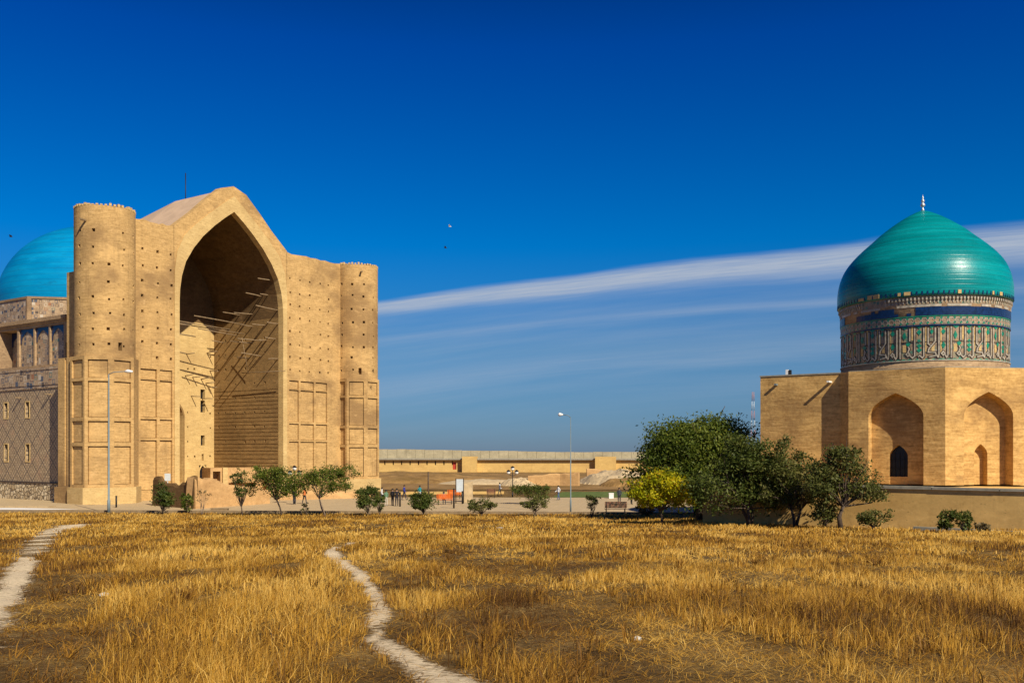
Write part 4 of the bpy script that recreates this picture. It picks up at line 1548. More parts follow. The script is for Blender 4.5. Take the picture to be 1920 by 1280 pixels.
def tree(name, label, base, height, crown, nleaf, leaf, mat, seed, cat='tree', group=None, trunk_r=0.14, bark='bark', stems=1, trunk_h=None, lean=0.25, clumps=None, gap=0.5):
    """crown: list of lobes (dx, dy, dz, rx, ry, rz) around the base; leaves sit in clumps spread through the lobes"""
    rs = np.random.RandomState(seed)
    base = Vector(base)
    root = empty(name, base)
    tag(root, label, cat, group)
    vol = np.array([c[3] * c[4] * c[5] for c in crown]) ** (2 / 3)
    ncl = clumps or max(10, nleaf // 90)
    which = rs.choice(len(crown), ncl, p=vol / vol.sum())
    cent, outn = [], []
    for w in which:
        dx, dy, dz, rx, ry, rz = crown[w]
        v = rs.normal(size=3)
        v /= np.linalg.norm(v)
        rr = rs.uniform(0.35, 1.02) ** 0.6
        cent.append(np.array(base) + np.array([dx, dy, dz]) + v * np.array([rx, ry, rz]) * rr)
        outn.append(v)
    cent, outn = np.array(cent), np.array(outn)
    # trunk, limbs that reach towards some of the clumps
    mb = MB()
    th = trunk_h or height * 0.35
    tops = []
    for k in range(stems):
        a = rs.uniform(0, 6.28)
        sp = lean * (1 if stems > 1 else 0.4)
        tp = base + Vector((math.cos(a) * sp * th, math.sin(a) * sp * th * 0.6, th))
        r0 = trunk_r * (1 if stems == 1 else 0.65)
        m = (base + tp) / 2 + Vector(rs.normal(size=3) * 0.05 * th)
        mb.tube([base - Vector((0, 0, 0.25)), m, tp], [r0 * 1.25, r0 * 0.95, r0 * 0.75], 8)
        tops.append((tp, r0 * 0.75))
    nl = min(ncl, 34)
    for i in rs.choice(ncl, nl, replace=False):
        tp, r0 = tops[i % len(tops)]
        q = Vector(cent[i])
        q = tp + (q - tp) * rs.uniform(0.9, 1.3)
        m = tp.lerp(q, 0.5) + Vector(rs.normal(size=3) * 0.08 * (q - tp).length) + Vector((0, 0, 0.06 * (q - tp).length))
        mb.tube([tp - Vector((0, 0, 0.05)), m, q], [r0 * 0.6, r0 * 0.32, r0 * 0.10], 5, cap=False)
    mb.build('trunk', M[bark], root)
    if nleaf:
        per = rs.multinomial(nleaf, rs.dirichlet(np.ones(ncl) * 3))
        C, N, Q = [], [], []
        for i in range(ncl):
            lob = crown[which[i]]
            sg = gap * (lob[3] * lob[4] * lob[5]) ** (1 / 3) * rs.uniform(0.35, 0.62)
            p = np.clip(rs.normal(size=(per[i], 3)), -1.9, 1.9) * np.array([sg, sg, sg * 0.7])
            C.append(cent[i] + p)
            N.append(np.repeat(outn[i][None, :], per[i], 0))
            Q.append(np.clip(rs.uniform(0.2, 0.8) + rs.normal(size=per[i]) * 0.2, 0, 1))
        C, N, Q = np.concatenate(C), np.concatenate(N), np.concatenate(Q)
        ok = C[:, 2] > base.z + 0.1
        C, N, Q = C[ok], N[ok], Q[ok]
        me, a, _ = leaves_mesh('crown', C, N, leaf, seed + 1, mat, root)
        a.data.foreach_set('value', np.repeat(Q, 4).astype(np.float32))
        me.materials.append(M[mat])
        me.update()
        me.validate()
        o = bpy.data.objects.new('crown', me)
        COL.objects.link(o)
        o.parent = root
    return root


# the big trees by the terrace
b = on_ground(1312, 77)
tree('broadleaf_tree', 'large dense round green tree left of the brown brick mausoleum', b, 9.0, [(0, 0, 4.6, 4.4, 3.6, 3.4), (-2.9, -0.4, 3.2, 2.6, 2.6, 2.3), (2.6, 0, 5.0, 2.9, 2.8, 2.8), (0.2, 0.3, 6.0, 3.5, 3, 2.0), (-1.8, 0, 5.2, 2.8, 2.6, 2.3)], 42000, 0.145, 'leaf_green', 21, trunk_r=0.3, trunk_h=2.0, clumps=330, gap=0.42)
b = on_ground(1408, 65.5)
tree('spreading_tree', 'dark green spreading tree with forked trunk against the terrace wall', b, 6.2, [(0.2, 0, 3.5, 2.9, 1.8, 2.3), (-2.0, 0, 2.7, 2.3, 1.5, 1.6), (1.9, 0.2, 3.1, 1.9, 1.4, 1.8), (0, 0, 4.7, 2.0, 1.4, 1.7)], 17000, 0.12, 'leaf_dark', 22, trunk_r=0.2, trunk_h=1.3, stems=3, lean=0.5, clumps=170, gap=0.45)
b = on_ground(1490, 64.0)
tree('feathery_tree', 'thin feathery olive tree with open branches between two darker trees', b, 6.3, [(-0.6, 0, 4.3, 1.1, 0.9, 1.8), (0.5, 0, 3.4, 1.5, 1.0, 1.5), (-0.9, 0, 2.6, 1.4, 1.0, 1.3), (1.1, 0, 2.6, 1.0, .8, 1.2)], 4800, 0.11, 'leaf_olive', 23, trunk_r=0.16, trunk_h=1.2, stems=2, lean=0.35, clumps=110, gap=0.42)
b = on_ground(1578, 60.5)
tree('leaning_tree', 'olive green tree with crooked bare trunk in front of the octagon niche', b, 5.4, [(-0.1, 0, 3.4, 2.0, 1.5, 1.6), (-1.3, 0, 2.7, 1.3, 1.1, 1.1), (1.5, 0, 2.7, 1.3, 1.0, 0.9), (0.2, 0, 4.4, 1.3, 1, 1.0)], 7600, 0.11, 'leaf_olive', 24, trunk_r=0.15, trunk_h=1.5, lean=0.5, clumps=140, gap=0.42)
b = on_ground(1242, 67.5)
tree('autumn_tree', 'small bright yellow autumn tree at the field edge', b, 3.9, [(0, 0, 2.5, 2.0, 1.5, 1.05), (-1.0, 0, 2.0, 1.3, 1.1, 0.85), (1.0, 0, 2.1, 1.3, 1.1, 0.9), (0, 0, 3.1, 1.4, 1.1, 0.6)], 7000, 0.12, 'leaf_yellow', 25, trunk_r=0.09, trunk_h=1.0, clumps=120, gap=0.42)

# the row of young trees along the edge of the square: px, depth, height px, half width px, kind, label
ROW = [
    ('shrub', 'slanting green shrub with drooping side branch by the lamp post', 306, 86.5, 62, 20, 'leaf_bush', 1500, 2, (7, 20)),
    ('shrub', 'small fresh green bush in front of the dark ruined wall', 352, 88.5, 40, 13, 'leaf_green', 700, 2, (4, 14)),
    ('sapling', 'nearly bare brown sapling in front of the sunlit ruined wall', 380, 86.0, 52, 16, 'leaf_dry', 160, 3, (12, 30)),
    ('sapling', 'slim sparse dark sapling left of the small leafy tree', 455, 83.5, 84, 20, 'leaf_bush', 900, 1, (20, 40)),
    ('young_tree', 'small broad green tree with thin trunk before the arch', 530, 84.0, 92, 58, 'leaf_green', 3800, 2, (34, 40)),
    ('shrub', 'tiny dark bush between two small leafy trees', 574, 84.5, 24, 9, 'leaf_bush', 220, 2, (4, 8)),
    ('young_tree', 'small green tree with pale V shaped trunk below the right pier', 612, 83.5, 94, 44, 'leaf_green', 3000, 2, (38, 36)),
    ('shrub', 'upright dark green bush at the foot of the far corner tower', 690, 84.0, 62, 24, 'leaf_bush', 2000, 3, (8, 26)),
    ('shrub', 'thin green bush touching the upright one near the tourists', 712, 85.5, 46, 10, 'leaf_bush', 500, 2, (6, 20)),
    ('shrub', 'rounded green bush left of the orange bench', 793, 84.0, 48, 26, 'leaf_bush', 1900, 3, (5, 20)),
    ('shrub', 'low ragged bush below the information board', 903, 83.0, 36, 23, 'leaf_olive', 900, 3, (4, 14)),
    ('shrub', 'bare stemmed spreading bush in front of the clipped green bush', 1003, 84.0, 40, 22, 'leaf_olive', 700, 4, (10, 16)),
    ('shrub', 'wide clipped green bush beyond the square path', 1002, 103.0, 36, 36, 'leaf_bush', 2200, 3, (3, 16)),
    ('sapling', 'thin dry sapling left of the brown bench', 1110, 83.5, 42, 18, 'leaf_olive', 330, 4, (10, 18)),
    ('shrub', 'low dull bush beneath the yellow autumn tree', 1212, 80.5, 24, 18, 'leaf_dry', 600, 3, (3, 10)),
    ('shrub', 'olive shrub beside the crooked trunk at the terrace wall', 1545, 61.0, 56, 28, 'leaf_olive', 1500, 3, (4, 24)),
    ('shrub', 'ragged dark shrub alone in front of the plain terrace wall', 1637, 57.5, 38, 26, 'leaf_olive', 900, 4, (3, 14)),
    ('shrub', 'leftmost of the two spiky grey green shrubs at the terrace wall', 1776, 55.0, 42, 13, 'leaf_dark', 700, 4, (3, 18)),
    ('shrub', 'rightmost of the two spiky grey green shrubs at the terrace wall', 1805, 54.6, 38, 15, 'leaf_dark', 700, 4, (3, 16)),
    ('shrub', 'tiny dried brown bush at the foot of the terrace wall', 1842, 54.4, 17, 12, 'leaf_dry', 420, 2, (1, 7)),
]
for i, (nm, lab, px, d, hp, wp, mt, nlf, stems, (lo, rz)) in enumerate(ROW):
    p = on_ground(px, d)
    k = d / FPX
    hp = hp * 1.08
    h, w = hp * k, wp * k * 1.25
    nlf = nlf if nlf <= 250 or d < 62 else int(nlf * 1.6)
    zc = (hp + lo) / 2 * k
    hz = (hp - lo) / 2 * k
    rs = np.random.RandomState(100 + i)
    lobes = [(0, 0, zc, w * 0.75, w * 0.6, hz * 0.8)]
    for q in range(4):
        lobes.append((rs.uniform(-.65, .65) * w, rs.uniform(-.4, .4) * w, zc + rs.uniform(-.55, .6) * hz, w * 0.42, w * 0.4, hz * 0.42))
    tree(nm, lab, p, h, lobes, nlf, 0.10 if nlf > 250 else 0.08, mt, 200 + i, cat='tree' if 'tree' in nm or nm == 'sapling' else 'shrub', trunk_r=0.06 if nm != 'young_tree' else 0.10, bark='bark_pale' if 'pale' in lab or mt == 'leaf_dry' else 'bark', stems=stems, trunk_h=max(0.25, lo * k * 0.9), lean=0.4, clumps=max(14, nlf // (28 if d > 62 else 16)), gap=0.45 if d > 62 else 0.62)


# ------------------------------------------------------------------ street furniture
def bar(mb, x0, x1, y0, y1, z0, z1):
    return mb.box(lambda u, w, z: Vector((u, w, z)), x0, x1, y0, y1, z0, z1)


def street_lamp(label, p, h, arm, head=0.35, tk=1.0):
    root = empty('street_lamp', p)
    tag(root, label, 'street lamp')
    mb = MB()
    mb.tube([p + Vector((0, 0, -0.1)), p + Vector((0, 0, 1.2)), p + Vector((0, 0, 1.25)), p + Vector((0, 0, h))], [0.14 * tk, 0.14 * tk, 0.095 * tk, 0.055 * tk], 10)
    mb.build('pole', M['metal'], root)
    mb = MB()
    e = p + Vector((arm, 0, h + 0.25))
    mb.tube([p + Vector((0, 0, h - 0.02)), p + Vector((arm * 0.3, 0, h + 0.18)), e], 0.035, 6)
    mb.build('arm', M['metal'], root)
    mb = MB()
    s = 1 if arm > 0 else -1
    mb.tube([e - Vector((0.05 * s, 0, 0)), e + Vector((0.25 * s, 0, 0.02)), e + Vector((head * 2 * s, 0, -0.02))], [0.06, 0.17, 0.09], 10)
    mb.build('lamp_head', M['white'], root)


street_lamp('tall grey street lamp in front of the near corner tower', on_ground(204, 88.5, True), 12.8, 1.5)
street_lamp('slender grey street lamp standing alone in the middle of the square', on_ground(1070, 88.0, True), 8.8, -0.75, 0.2, 0.6)


def globe_lamp(label, p, h):
    root = empty('park_lamp', p)
    tag(root, label, 'lamp')
    mb = MB()
    mb.tube([p, p + Vector((0, 0, 0.5)), p + Vector((0, 0, 0.52)), p + Vector((0, 0, h))], [0.1, 0.1, 0.055, 0.045], 8)
    mb.tube([p + Vector((-0.5, 0, h * 0.86)), p + Vector((0, 0, h * 0.80)), p + Vector((0.5, 0, h * 0.86))], 0.035, 6)
    mb.build('pole', M['black'], root)
    for dx, dz in ((-0.5, 0.86), (0.5, 0.86), (0, 1.0)):
        c = p + Vector((dx, 0, h * dz))
        mb = MB()
        mb.lathe(c, [(0.02, c.z), (0.16, c.z + 0.05), (0.24, c.z + 0.22), (0.16, c.z + 0.38), (0.0, c.z + 0.42)], 14)
        mb.build('globe', M['white'], root)
        mb = MB()
        mb.lathe(c, [(0.30, c.z + 0.36), (0.2, c.z + 0.46), (0.05, c.z + 0.56), (0, c.z + 0.56)], 14)
        mb.build('cap', M['black'], root)


globe_lamp('black three headed park lamp left of the clipped green bush', on_ground(961, 119, True), 3.3)
globe_lamp('black three headed park lamp rising behind the small leafy tree', on_ground(552, 104, True), 3.6)


def bench(label, px, d, w, mat, back=True):
    p = on_ground(px, d, True)
    root = empty('bench', p)
    tag(root, label, 'bench')
    for k in range(3):
        mb = MB()
        bar(mb, p.x - w / 2, p.x + w / 2, p.y - 0.22 + 0.15 * k, p.y - 0.09 + 0.15 * k, 0.44, 0.48)
        mb.build('seat_slat', M[mat], root)
    for k in range(4):
        mb = MB()
        bar(mb, p.x - w / 2, p.x + w / 2, p.y - 0.31 - 0.02 * k, p.y - 0.28 - 0.02 * k, 0.58 + 0.14 * k, 0.70 + 0.14 * k)
        mb.build('back_slat', M[mat], root)
    for s in (-1, 1):
        x = p.x + s * (w / 2 - 0.15)
        mb = MB()
        mb.tube([(x, p.y + 0.2, 0), (x, p.y + 0.2, 0.44), (x, p.y - 0.25, 0.44), (x, p.y - 0.39, 1.12)], 0.03, 6)
        mb.tube([(x, p.y - 0.25, 0), (x, p.y - 0.25, 0.46)], 0.03, 6)
        mb.build('leg', M['black'], root)


bench('dark brown slatted bench seen from behind near the yellow tree', 1154, 87.5, 2.0, 'wood_dark')
bench('nearer orange bench behind the rounded green bush', 834, 103.0, 1.7, 'orange')
bench('farther orange bench beside the information board', 852, 114.0, 1.6, 'orange')
bench('low brown bench on the right of the information board', 921, 117.0, 1.1, 'wood_dark')

# information board, leaning white sign, posts
p = on_ground(862, 105, True)
root = empty('information_board', p)
tag(root, 'pale information board on two dark posts behind the orange benches', 'sign')
for s in (-1, 1):
    mb = MB()
    mb.tube([p + Vector((s * 0.42, 0, 0)), p + Vector((s * 0.42, 0, 2.75))], 0.05, 6)
    mb.build('post', M['black'], root)
mb = MB()
bar(mb, p.x - 0.36, p.x + 0.36, p.y - 0.06, p.y - 0.01, 1.25, 2.65)
mb.build('panel', M['board'], root)
p = on_ground(879, 108, True)
mb = MB()
mb.prism([(p.x - 0.6, p.y - 0.35), (p.x + 0.35, p.y - 0.35), (p.x + 0.45, p.y + 0.2), (p.x - 0.5, p.y + 0.2)], 0.0, [2.0, 2.25, 2.25, 2.0])
tag(mb.build('sign_slab', M['rock']), 'pale grey upright stone slab right of the information board', 'sign')
mb = MB()
p = on_ground(314, 112, True)
bar(mb, p.x - 0.34, p.x + 0.34, p.y, p.y + 0.06, 2.25, 3.1)
bar(mb, p.x - 0.05, p.x + 0.05, p.y + 0.062, p.y + 0.12, 0, 2.5)
tag(mb.build('notice_board', M['board']), 'small pale notice board in front of the left pier', 'sign')
for px, d, h, lab in ((750, 99, 1.4, 'short grey post beside the group in dark clothes'), (851, 96, 1.9, 'dark post in front of the orange benches'), (867, 104, 1.3, 'short dark post below the information board'), (218, 97.5, 1.1, 'short dark post at the foot of the near corner tower'), (803, 112, 3.2, 'tall thin brown post behind the rounded green bush')):
    p = on_ground(px, d, True)
    root = empty('post', p)
    tag(root, lab, 'post')
    mb = MB()
    mb.tube([p, p + Vector((0, 0, h))], 0.085, 8)
    mb.build('shaft', M['black'] if 'brown' not in lab else M['bark'], root)
    mb = MB()
    mb.lathe(p, [(0.09, h), (0.11, h + 0.02), (0.11, h + 0.05), (0.0, h + 0.1)], 10)
    mb.build('cap', M['black'], root)
# low brick planter at the left of the trees, white vehicle-like marker boards on the grass edge
for px, d, w, h, mat, lab, nm in ((1146, 116, 0.55, 0.65, 'white', 'small white box standing on the green lawn', 'utility_box'), (412, 92.5, 1.6, 0.22, 'kerb', 'low brown stone block before the sunlit ruined wall', 'stone_block')):
    p = on_ground(px, d, True)
    mb = MB()
    a, q = w / 2, 0.25
    mb.prism([(p.x - a, p.y - q), (p.x + a, p.y - q), (p.x + a, p.y + q), (p.x - a, p.y + q)], 0, h * 0.8)
    mb.prism([(p.x - a * 1.08, p.y - q * 1.1), (p.x + a * 1.08, p.y - q * 1.1), (p.x + a * 1.08, p.y + q * 1.1), (p.x - a * 1.08, p.y + q * 1.1)], h * 0.8 + .003, h)
    tag(mb.build(nm, M[mat]), lab, 'box' if mat == 'white' else 'stone')


def radio_mast():
    p = Vector(((1412 - 960) / FPX * 330, 330, 0))
    root = empty('radio_mast', p)
    tag(root, 'thin red and white lattice radio mast beside the side wing', 'mast')
    H, n = 26.0, 8
    for k in range(n):
        mb = MB()
        z0, z1 = H * k / n, H * (k + 1) / n
        w0, w1 = 0.9 * (1 - 0.7 * k / n), 0.9 * (1 - 0.7 * (k + 1) / n)
        cs = [(-1, -1), (1, -1), (1, 1), (-1, 1)]
        for i, (a, b_) in enumerate(cs):
            mb.tube([p + Vector((a * w0, b_ * w0, z0)), p + Vector((a * w1, b_ * w1, z1))], 0.045, 4)
            c, d = cs[(i + 1) % 4]
            mb.tube([p + Vector((a * w0, b_ * w0, z0)), p + Vector((c * w1, d * w1, z1))], 0.03, 4)
        mb.build('mast_section', M['mast_red'] if k % 2 else M['board'], root)


radio_mast()


# ------------------------------------------------------------------ people on the square
def cloth_mat(name, top, legs, skin=(0.42, 0.24, 0.15), split=0.52, skirt=False):
    m, g, b = new_mat(name)
    tc = g.new('ShaderNodeTexCoord').outputs['Object']
    sp = g.new('ShaderNodeSeparateXYZ')
    g.put(sp.inputs[0], tc)
    f = g.math('DIVIDE', sp.outputs[2], 1.8)
    g.put(b.inputs['Base Color'], g.ramp(f, [(0.0, (0.02, 0.02, 0.02)), (0.045, legs), (split, top), (0.845, skin)], 'CONSTANT'))
    b.inputs['Roughness'].default_value = 0.85
    return m


def person(label, px, d, top, legs, height=1.7, pose='stand', turn=0.0, hair=(0.02, 0.015, 0.012), seed=0, group=None):
    p = on_ground(px, d, True)
    s = height / 1.72
    rs = random.Random(seed)
    sw = rs.uniform(0.04, 0.14)
    if pose == 'sit':
        J = {'pel': (0, 0, .52), 'che': (0, .03, .92), 'nec': (0, .02, 1.10), 'hed': (0, -.02, 1.24), 'top': (0, -.01, 1.34)}
        legs_ = [[(sd * .10, -.02, .50), (sd * .12, -.42, .50), (sd * .12, -.45, .08), (sd * .12, -.58, .04)] for sd in (-1, 1)]
        arms = [[(sd * .19, .02, 1.03), (sd * .25, -.06, .78), (sd * .16, -.30, .62), (sd * .13, -.36, .60)] for sd in (-1, 1)]
    else:
        k = 0.20 if pose == 'walk' else 0.03
        J = {'pel': (0, 0, .92), 'che': (0, .01, 1.28), 'nec': (0, 0, 1.46), 'hed': (0, -.02, 1.60), 'top': (0, -.01, 1.70)}
        legs_ = [[(sd * .09, 0, .88), (sd * .10, -sd * k * .6, .48), (sd * .10, -sd * k * .9 + (.10 if pose == 'walk' and sd < 0 else 0), .08), (sd * .11, -sd * k * .9 - .14, .03)] for sd in (-1, 1)]
        arms = [[(sd * .19, .01, 1.40), (sd * .24, .03 + sd * k * .4, 1.12), (sd * (.23 - sw), -.06 + sd * k * .8 - sw, .90 + sw), (sd * (.22 - sw), -.10 + sd * k - sw, .83 + sw)] for sd in (-1, 1)]
    V = [J['pel'], J['che'], J['nec'], J['hed'], J['top']]
    Rr = [.15, .165, .062, .098, .075]
    Ed = [(0, 1), (1, 2), (2, 3), (3, 4)]
    for ch, at_, rad in [(legs_[0], 0, (.088, .062, .045, .04)), (legs_[1], 0, (.088, .062, .045, .04)), (arms[0], 1, (.062, .048, .038, .036)), (arms[1], 1, (.062, .048, .038, .036))]:
        prev = at_
        for q, r in zip(ch, rad):
            V.append(q)
            Rr.append(r)
            Ed.append((prev, len(V) - 1))
            prev = len(V) - 1
    me = bpy.data.meshes.new('body')
    me.from_pydata([tuple(c * s for c in v) for v in V], Ed, [])
    root = empty('person', p)
    root.rotation_euler = (0, 0, turn)
    tag(root, label, 'person', group)
    o = bpy.data.objects.new('body', me)
    COL.objects.link(o)
    o.parent = root
    sk = o.modifiers.new('skin', 'SKIN')
    sk.use_smooth_shade = True
    for i, r in enumerate(Rr):
        me.skin_vertices[0].data[i].radius = (r * s, r * s * (0.72 if i < 2 else 1.0))
    me.skin_vertices[0].data[0].use_root = True
    sb = o.modifiers.new('sub', 'SUBSURF')
    sb.levels = sb.render_levels = 1
    split = 0.52 if pose != 'sit' else 0.30
    me.materials.append(cloth_mat('clothes', top, legs, split=split) if pose != 'sit' else cloth_mat('clothes', top, legs, split=0.33))
    mb = MB()
    hx, hy, hz = J['hed']
    prof = [(0.112, -0.02), (0.118, 0.04), (0.10, 0.10), (0.055, 0.135), (0.0, 0.142)]
    mb.lathe((hx, hy + 0.015), [(r * s, (hz + z) * s) for r, z in prof], 12)
    ho = mb.build('hair', plain('hair', hair, 0.7, var=0.2))
    ho.parent = root
    return root


PEOPLE = [
    ('person in a green top and pale trousers at the left of the group', 724, 100, (0.10, 0.20, 0.12), (0.45, 0.42, 0.36), 1.68, 'stand', 0.5),
    ('person in black jacket with dark trousers, left of the two in black', 736, 100.5, (0.010, 0.010, 0.016), (0.016, 0.018, 0.03), 1.78, 'stand', 2.6),
    ('person in black jacket with dark trousers, right of the two in black', 744, 100.0, (0.012, 0.009, 0.014), (0.015, 0.016, 0.028), 1.82, 'stand', 3.4),
    ('person in a blue top walking at the back of the group', 758, 112, (0.02, 0.03, 0.22), (0.03, 0.03, 0.05), 1.75, 'walk', 1.2),
    ('person in a turquoise top and white bottoms behind the rounded bush', 787, 113, (0.01, 0.20, 0.24), (0.65, 0.63, 0.60), 1.66, 'walk', 0.3),
    ('person in dark clothes sitting on the nearer orange bench', 832, 103.1, (0.22, 0.25, 0.32), (0.02, 0.02, 0.03), 1.7, 'sit', 0.2),
    ('person in white top and blue trousers walking by the lawn', 1047, 112, (0.62, 0.64, 0.66), (0.06, 0.10, 0.22), 1.7, 'walk', -1.0),
    ('person in a pale shirt walking on the grass beyond the brown bench', 937, 121.8, (0.60, 0.66, 0.68), (0.08, 0.10, 0.10), 1.7, 'walk', 1.4),
    ('person in dark clothes standing on the lawn behind the brown bench', 1161, 104, (0.03, 0.035, 0.05), (0.02, 0.02, 0.028), 1.75, 'stand', 0.0),
    ('person in a dark coat left of the yellow tree', 1184, 103, (0.014, 0.012, 0.018), (0.02, 0.02, 0.025), 1.7, 'stand', 2.2),
    ('person in red and black beside the end of the terrace wall', 1303, 80, (0.16, 0.02, 0.03), (0.02, 0.02, 0.02), 1.66, 'stand', 0.6),
    ('person in white shirt beside the end of the terrace wall', 1311, 82, (0.62, 0.62, 0.62), (0.03, 0.03, 0.035), 1.78, 'stand', -0.5),
    ('person in black standing behind the small broad green tree', 552, 103, (0.014, 0.014, 0.018), (0.02, 0.02, 0.03), 1.74, 'stand', 0.2),
    ('person in dark clothes with orange top behind the two small trees', 571, 104, (0.50, 0.14, 0.03), (0.03, 0.03, 0.04), 1.68, 'walk', 0.9),
    ('person in a white shirt beside the far corner tower', 716, 106, (0.60, 0.60, 0.60), (0.05, 0.06, 0.10), 1.7, 'stand', 1.4),
]
for i, a in enumerate(PEOPLE):
    person(*a, seed=i, group='visitors on the square')


# ------------------------------------------------------------------ birds, litter
def bird(label, p, span, mat):
    mb = MB()
    x, y, z = p
    s = span / 2
    mb.tube([(x - 0.16, y, z), (x, y, z + 0.02), (x + 0.16, y, z + 0.01), (x + 0.22, y, z)], [0.01, 0.06, 0.05, 0.01], 8)
    for sd in (-1, 1):
        mb.add([(x - .1, y + sd * .04, z + .03), (x + .1, y + sd * .04, z + .03), (x + .06, y + sd * s * .55, z + .22), (x - .1, y + sd * s * .5, z + .2), (x - .16, y + sd * s, z + .1)], [(0, 1, 2, 3), (3, 2, 4)])
    tag(mb.build('bird', M[mat]), label, 'bird')


bird('white bird gliding high in the blue sky', at(843, 425, 120), 0.9, 'white')
bird('dark bird flying just below the white one', at(835, 465, 120), 0.7, 'black')
bird('dark bird flying near the left edge beside the blue dome', at(20, 444, 110), 0.7, 'black')
for i, (px, py, w, lab) in enumerate(((195, 1122, 15, 'scrap of white litter in the left grass'), (938, 990, 16, 'pale scrap of litter far out in the middle of the field'), (1195, 1195, 13, 'scrap of white litter in the right foreground'))):
    d = row_depth(py)
    p = on_ground(px, d)
    k = w / FPX * d / 2
    mb = MB()
    rs = random.Random(i)
    n = 9
    top = [(p.x + k * math.cos(6.28 * q / n) * rs.uniform(.6, 1.2), p.y + 1.6 * k * math.sin(6.28 * q / n) * rs.uniform(.6, 1.2), p.z + 0.03 + 0.15 * k * rs.random()) for q in range(n)]
    low = [(x, y, p.z - 0.02) for x, y, z in top]
    mb.add(top + low + [(p.x, p.y, p.z + 0.045 + 0.15 * k)], [(q, (q + 1) % n, 2 * n) for q in range(n)] + [(n + q, n + (q + 1) % n, (q + 1) % n, q) for q in range(n)])
    tag(mb.build('litter', M['litter']), lab, 'litter')


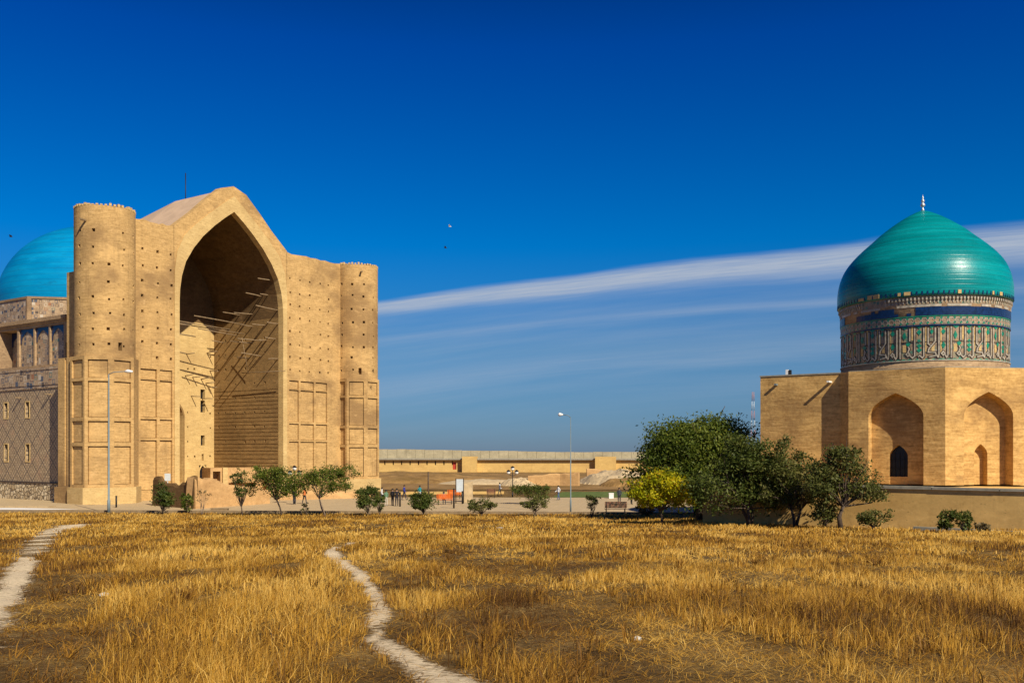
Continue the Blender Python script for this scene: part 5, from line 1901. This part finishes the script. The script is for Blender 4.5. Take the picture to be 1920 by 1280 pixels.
# ------------------------------------------------------------------ the dry grass of the field
def dry_grass():
    rs = np.random.RandomState(42)
    P, H, Wd, LN, Q = [], [], [], [], []
    for d0, d1, dens, wd, hm in ((3.0, 9, 1250, 0.0024, 1.0), (9, 15, 760, 0.0034, 1.0), (15, 26, 330, 0.0058, 0.95), (26, 46, 105, 0.012, 0.9), (46, 91, 32, 0.024, 0.85)):
        xm = 0.56 * d1 + 9
        n = int(dens * 2 * xm * (d1 - d0))
        x = rs.uniform(-xm, xm, n)
        y = rs.uniform(d0, d1, n)
        keep = (np.abs(x) < 0.56 * y + 2) | ((np.abs(x) < 0.56 * y + 9) & (rs.rand(n) < 0.55))
        keep &= y < field_edge(x) + 2.2
        # keep clear of the terrace
        ca, sa = math.cos(R(-38.2)), math.sin(R(-38.2))
        tu = (x - 13.9) * ca + (y - 70.0) * sa
        tw = (x - 13.9) * sa - (y - 70.0) * ca
        keep &= ~((tu > -0.2) & (tw < 0.05))
        x, y = x[keep], y[keep]
        pm = path_mask(x, y)
        big = fbm(x * 0.22 + 3, y * 0.10, 1)
        med = fbm(x * 1.1, y * 0.42 + 9, 5)
        sm = fbm(x * 5.0, y * 2.4, 9, 3)
        hue = fbm(x * 0.5 + 40, y * 0.22, 15)
        den = 0.30 * big + 0.48 * med + 0.36 * sm
        # trodden, thin cover around the paths and in the right foreground
        wear = np.clip((pm - 0.04) * 2.0, 0, 1)
        fore = np.clip((14 - y) / 6, 0, 1) * np.clip((x + 0.2) / 1.0, 0, 1) * 0.12
        left = np.clip((-x / np.maximum(y, 1) - 0.42) / 0.05, 0, 1) * np.clip((24 - y) / 8, 0, 1) * 0.12
        far = np.clip((y - 30) / 20, 0, 1) * 0.09
        k = x / np.maximum(y, 1)
        lush = np.clip((k + 0.46) / 0.05, 0, 1) * np.clip((-0.15 - k) / 0.06, 0, 1) * np.clip((27 - y) / 6, 0, 1) * 0.07
        den = den - 0.14 * wear - fore - left + far + lush
        tall = np.clip((den - 0.50) / 0.13, 0, 1)
        u = rs.rand(len(x))
        flat = rs.rand(len(x)) < 0.78 - 0.5 * tall          # trampled straw lying on the soil
        ok = (u < 0.46 + 0.50 * tall) & ~((pm > 0.42) & (rs.rand(len(x)) < 0.80)) & ~((pm > 0.60) & (rs.rand(len(x)) < 0.85))
        x, y, tall, pm, med, flat, hue = x[ok], y[ok], tall[ok], pm[ok], med[ok], flat[ok], hue[ok]
        m = len(x)
        h = (0.045 + 0.195 * tall * rs.uniform(0.3, 1.35, m)) * hm
        h *= np.where(rs.rand(m) < 0.02, 1.6, 1.0)
        h = np.where(flat, rs.uniform(0.03, 0.10, m), h)
        lean = np.abs(rs.normal(0, 0.38, m)) + np.where(rs.rand(m) < 0.16, rs.uniform(0.6, 2.4, m), 0)
        lean = np.where(flat, rs.uniform(2.0, 7.0, m), lean)
        P.append(np.stack([x, y, ground(x, y) - 0.01], 1))
        H.append(h)
        LN.append(lean)
        Wd.append(np.full(m, wd) * rs.uniform(0.6, 1.5, m))
        Q.append(np.clip(0.43 + 0.18 * tall + 1.9 * (hue - 0.5) + rs.normal(0, 0.28, m), 0, 1))
    # clumps of brown weeds with stiff spreading stems
    nw = 200
    wy = rs.uniform(5, 45, nw)
    wx = rs.uniform(-0.6, 0.6, nw) * wy
    for x0, y0 in zip(wx, wy):
        if path_mask(np.array([x0]), np.array([y0]))[0] > 0.3:
            continue
        k = rs.randint(14, 46)
        sp = rs.uniform(0.03, 0.14)
        x, y = x0 + rs.normal(0, sp, k), y0 + rs.normal(0, sp, k)
        P.append(np.stack([x, y, ground(x, y) - 0.01], 1))
        H.append(rs.uniform(0.10, 0.34, k) * rs.uniform(0.6, 1.1))
        LN.append(np.abs(rs.normal(0, 0.8, k)))
        Wd.append(np.full(k, 0.0022 + 0.00022 * y0) * rs.uniform(0.7, 1.6, k))
        Q.append(np.clip(rs.uniform(0.0, 0.30) + rs.normal(0, 0.08, k), 0, 1))
    P, H, Wd, LN, Q = np.concatenate(P), np.concatenate(H), np.concatenate(Wd), np.concatenate(LN), np.concatenate(Q)
    n = len(P)
    th = rs.uniform(0, 2 * np.pi, n)
    dirv = np.stack([np.cos(th), np.sin(th), np.zeros(n)], 1)
    dirv[:, 0] += 0.25
    dirv[:, 0] *= 1.2
    dirv[:, 1] *= 0.7
    # blade axis: rises, bends over with the lean
    Ls = H * np.sqrt(1 + 0.6 * LN ** 2)
    cz = 1 / np.sqrt(1 + LN ** 2)
    sz = LN * cz
    mid = P + (dirv * (sz * 0.75)[:, None] + np.array([0, 0, 1.0]) * np.clip(cz * 1.15, 0, 1)[:, None]) * (0.55 * Ls)[:, None]
    tip = P + (dirv * sz[:, None] * 1.05 + np.array([0, 0, 1.0]) * cz[:, None] * 0.95) * Ls[:, None]
    tip[:, 2] = np.maximum(tip[:, 2], P[:, 2] + 0.02)
    fa = rs.uniform(-0.9, 0.9, n)
    side = np.stack([np.cos(fa), np.sin(fa), np.zeros(n)], 1) * Wd[:, None]
    V = np.stack([P - side, P + side, mid + side * 0.8, mid - side * 0.8, tip], 1).reshape(-1, 3)
    k = np.arange(n) * 5
    quad = np.stack([k, k + 1, k + 2, k + 3], 1)
    tri = np.stack([k + 3, k + 2, k + 4], 1)
    me = bpy.data.meshes.new('dry_grass')
    me.vertices.add(5 * n)
    me.vertices.foreach_set('co', V.astype(np.float32).ravel())
    loops = np.concatenate([quad, tri], 1).ravel().astype(np.int32)
    me.loops.add(7 * n)
    me.loops.foreach_set('vertex_index', loops)
    me.polygons.add(2 * n)
    st = np.empty(2 * n, dtype=np.int32)
    st[0::2] = np.arange(n) * 7
    st[1::2] = np.arange(n) * 7 + 4
    tot = np.empty(2 * n, dtype=np.int32)
    tot[0::2] = 4
    tot[1::2] = 3
    me.polygons.foreach_set('loop_start', st)
    me.polygons.foreach_set('loop_total', tot)
    a = me.attributes.new('rnd', 'FLOAT', 'POINT')
    a.data.foreach_set('value', np.repeat(Q, 5).astype(np.float32))
    me.materials.append(M['straw'])
    me.update()
    me.validate()
    o = bpy.data.objects.new('dry_grass', me)
    COL.objects.link(o)
    tag(o, 'tall golden dry grass covering the field', 'grass', kind='stuff')
    print('grass blades', n)


dry_grass()


def pebbles():
    rs = np.random.RandomState(8)
    mb = MB()
    for i in range(260):
        y = rs.uniform(5.5, 26)
        if i % 2:
            P = PATHS[rs.randint(2)]
            j = rs.randint(len(P) - 1)
            t = rs.rand()
            x, y = P[j][0] * (1 - t) + P[j + 1][0] * t + rs.normal(0, 0.3), P[j][1] * (1 - t) + P[j + 1][1] * t
        else:
            x = rs.uniform(-0.58, 0.58) * y
        q = rs.uniform(0.006, 0.02)
        z = float(ground(x, y))
        a = [(x + q * rs.uniform(.7, 1.3) * math.cos(k * 1.2566), y + q * rs.uniform(.7, 1.3) * math.sin(k * 1.2566), z - 0.01) for k in range(5)]
        b = [(x + (u - x) * .7, y + (v - y) * .7, z + q * rs.uniform(.4, .8)) for u, v, w in a]
        mb.add(a + b, [(k, (k + 1) % 5, 5 + (k + 1) % 5, 5 + k) for k in range(5)] + [(5, 6, 7, 8, 9)])
    tag(mb.build('pebbles', M['kerb']), 'small pale pebbles scattered over the field and footpaths', 'stones', kind='stuff')


pebbles()
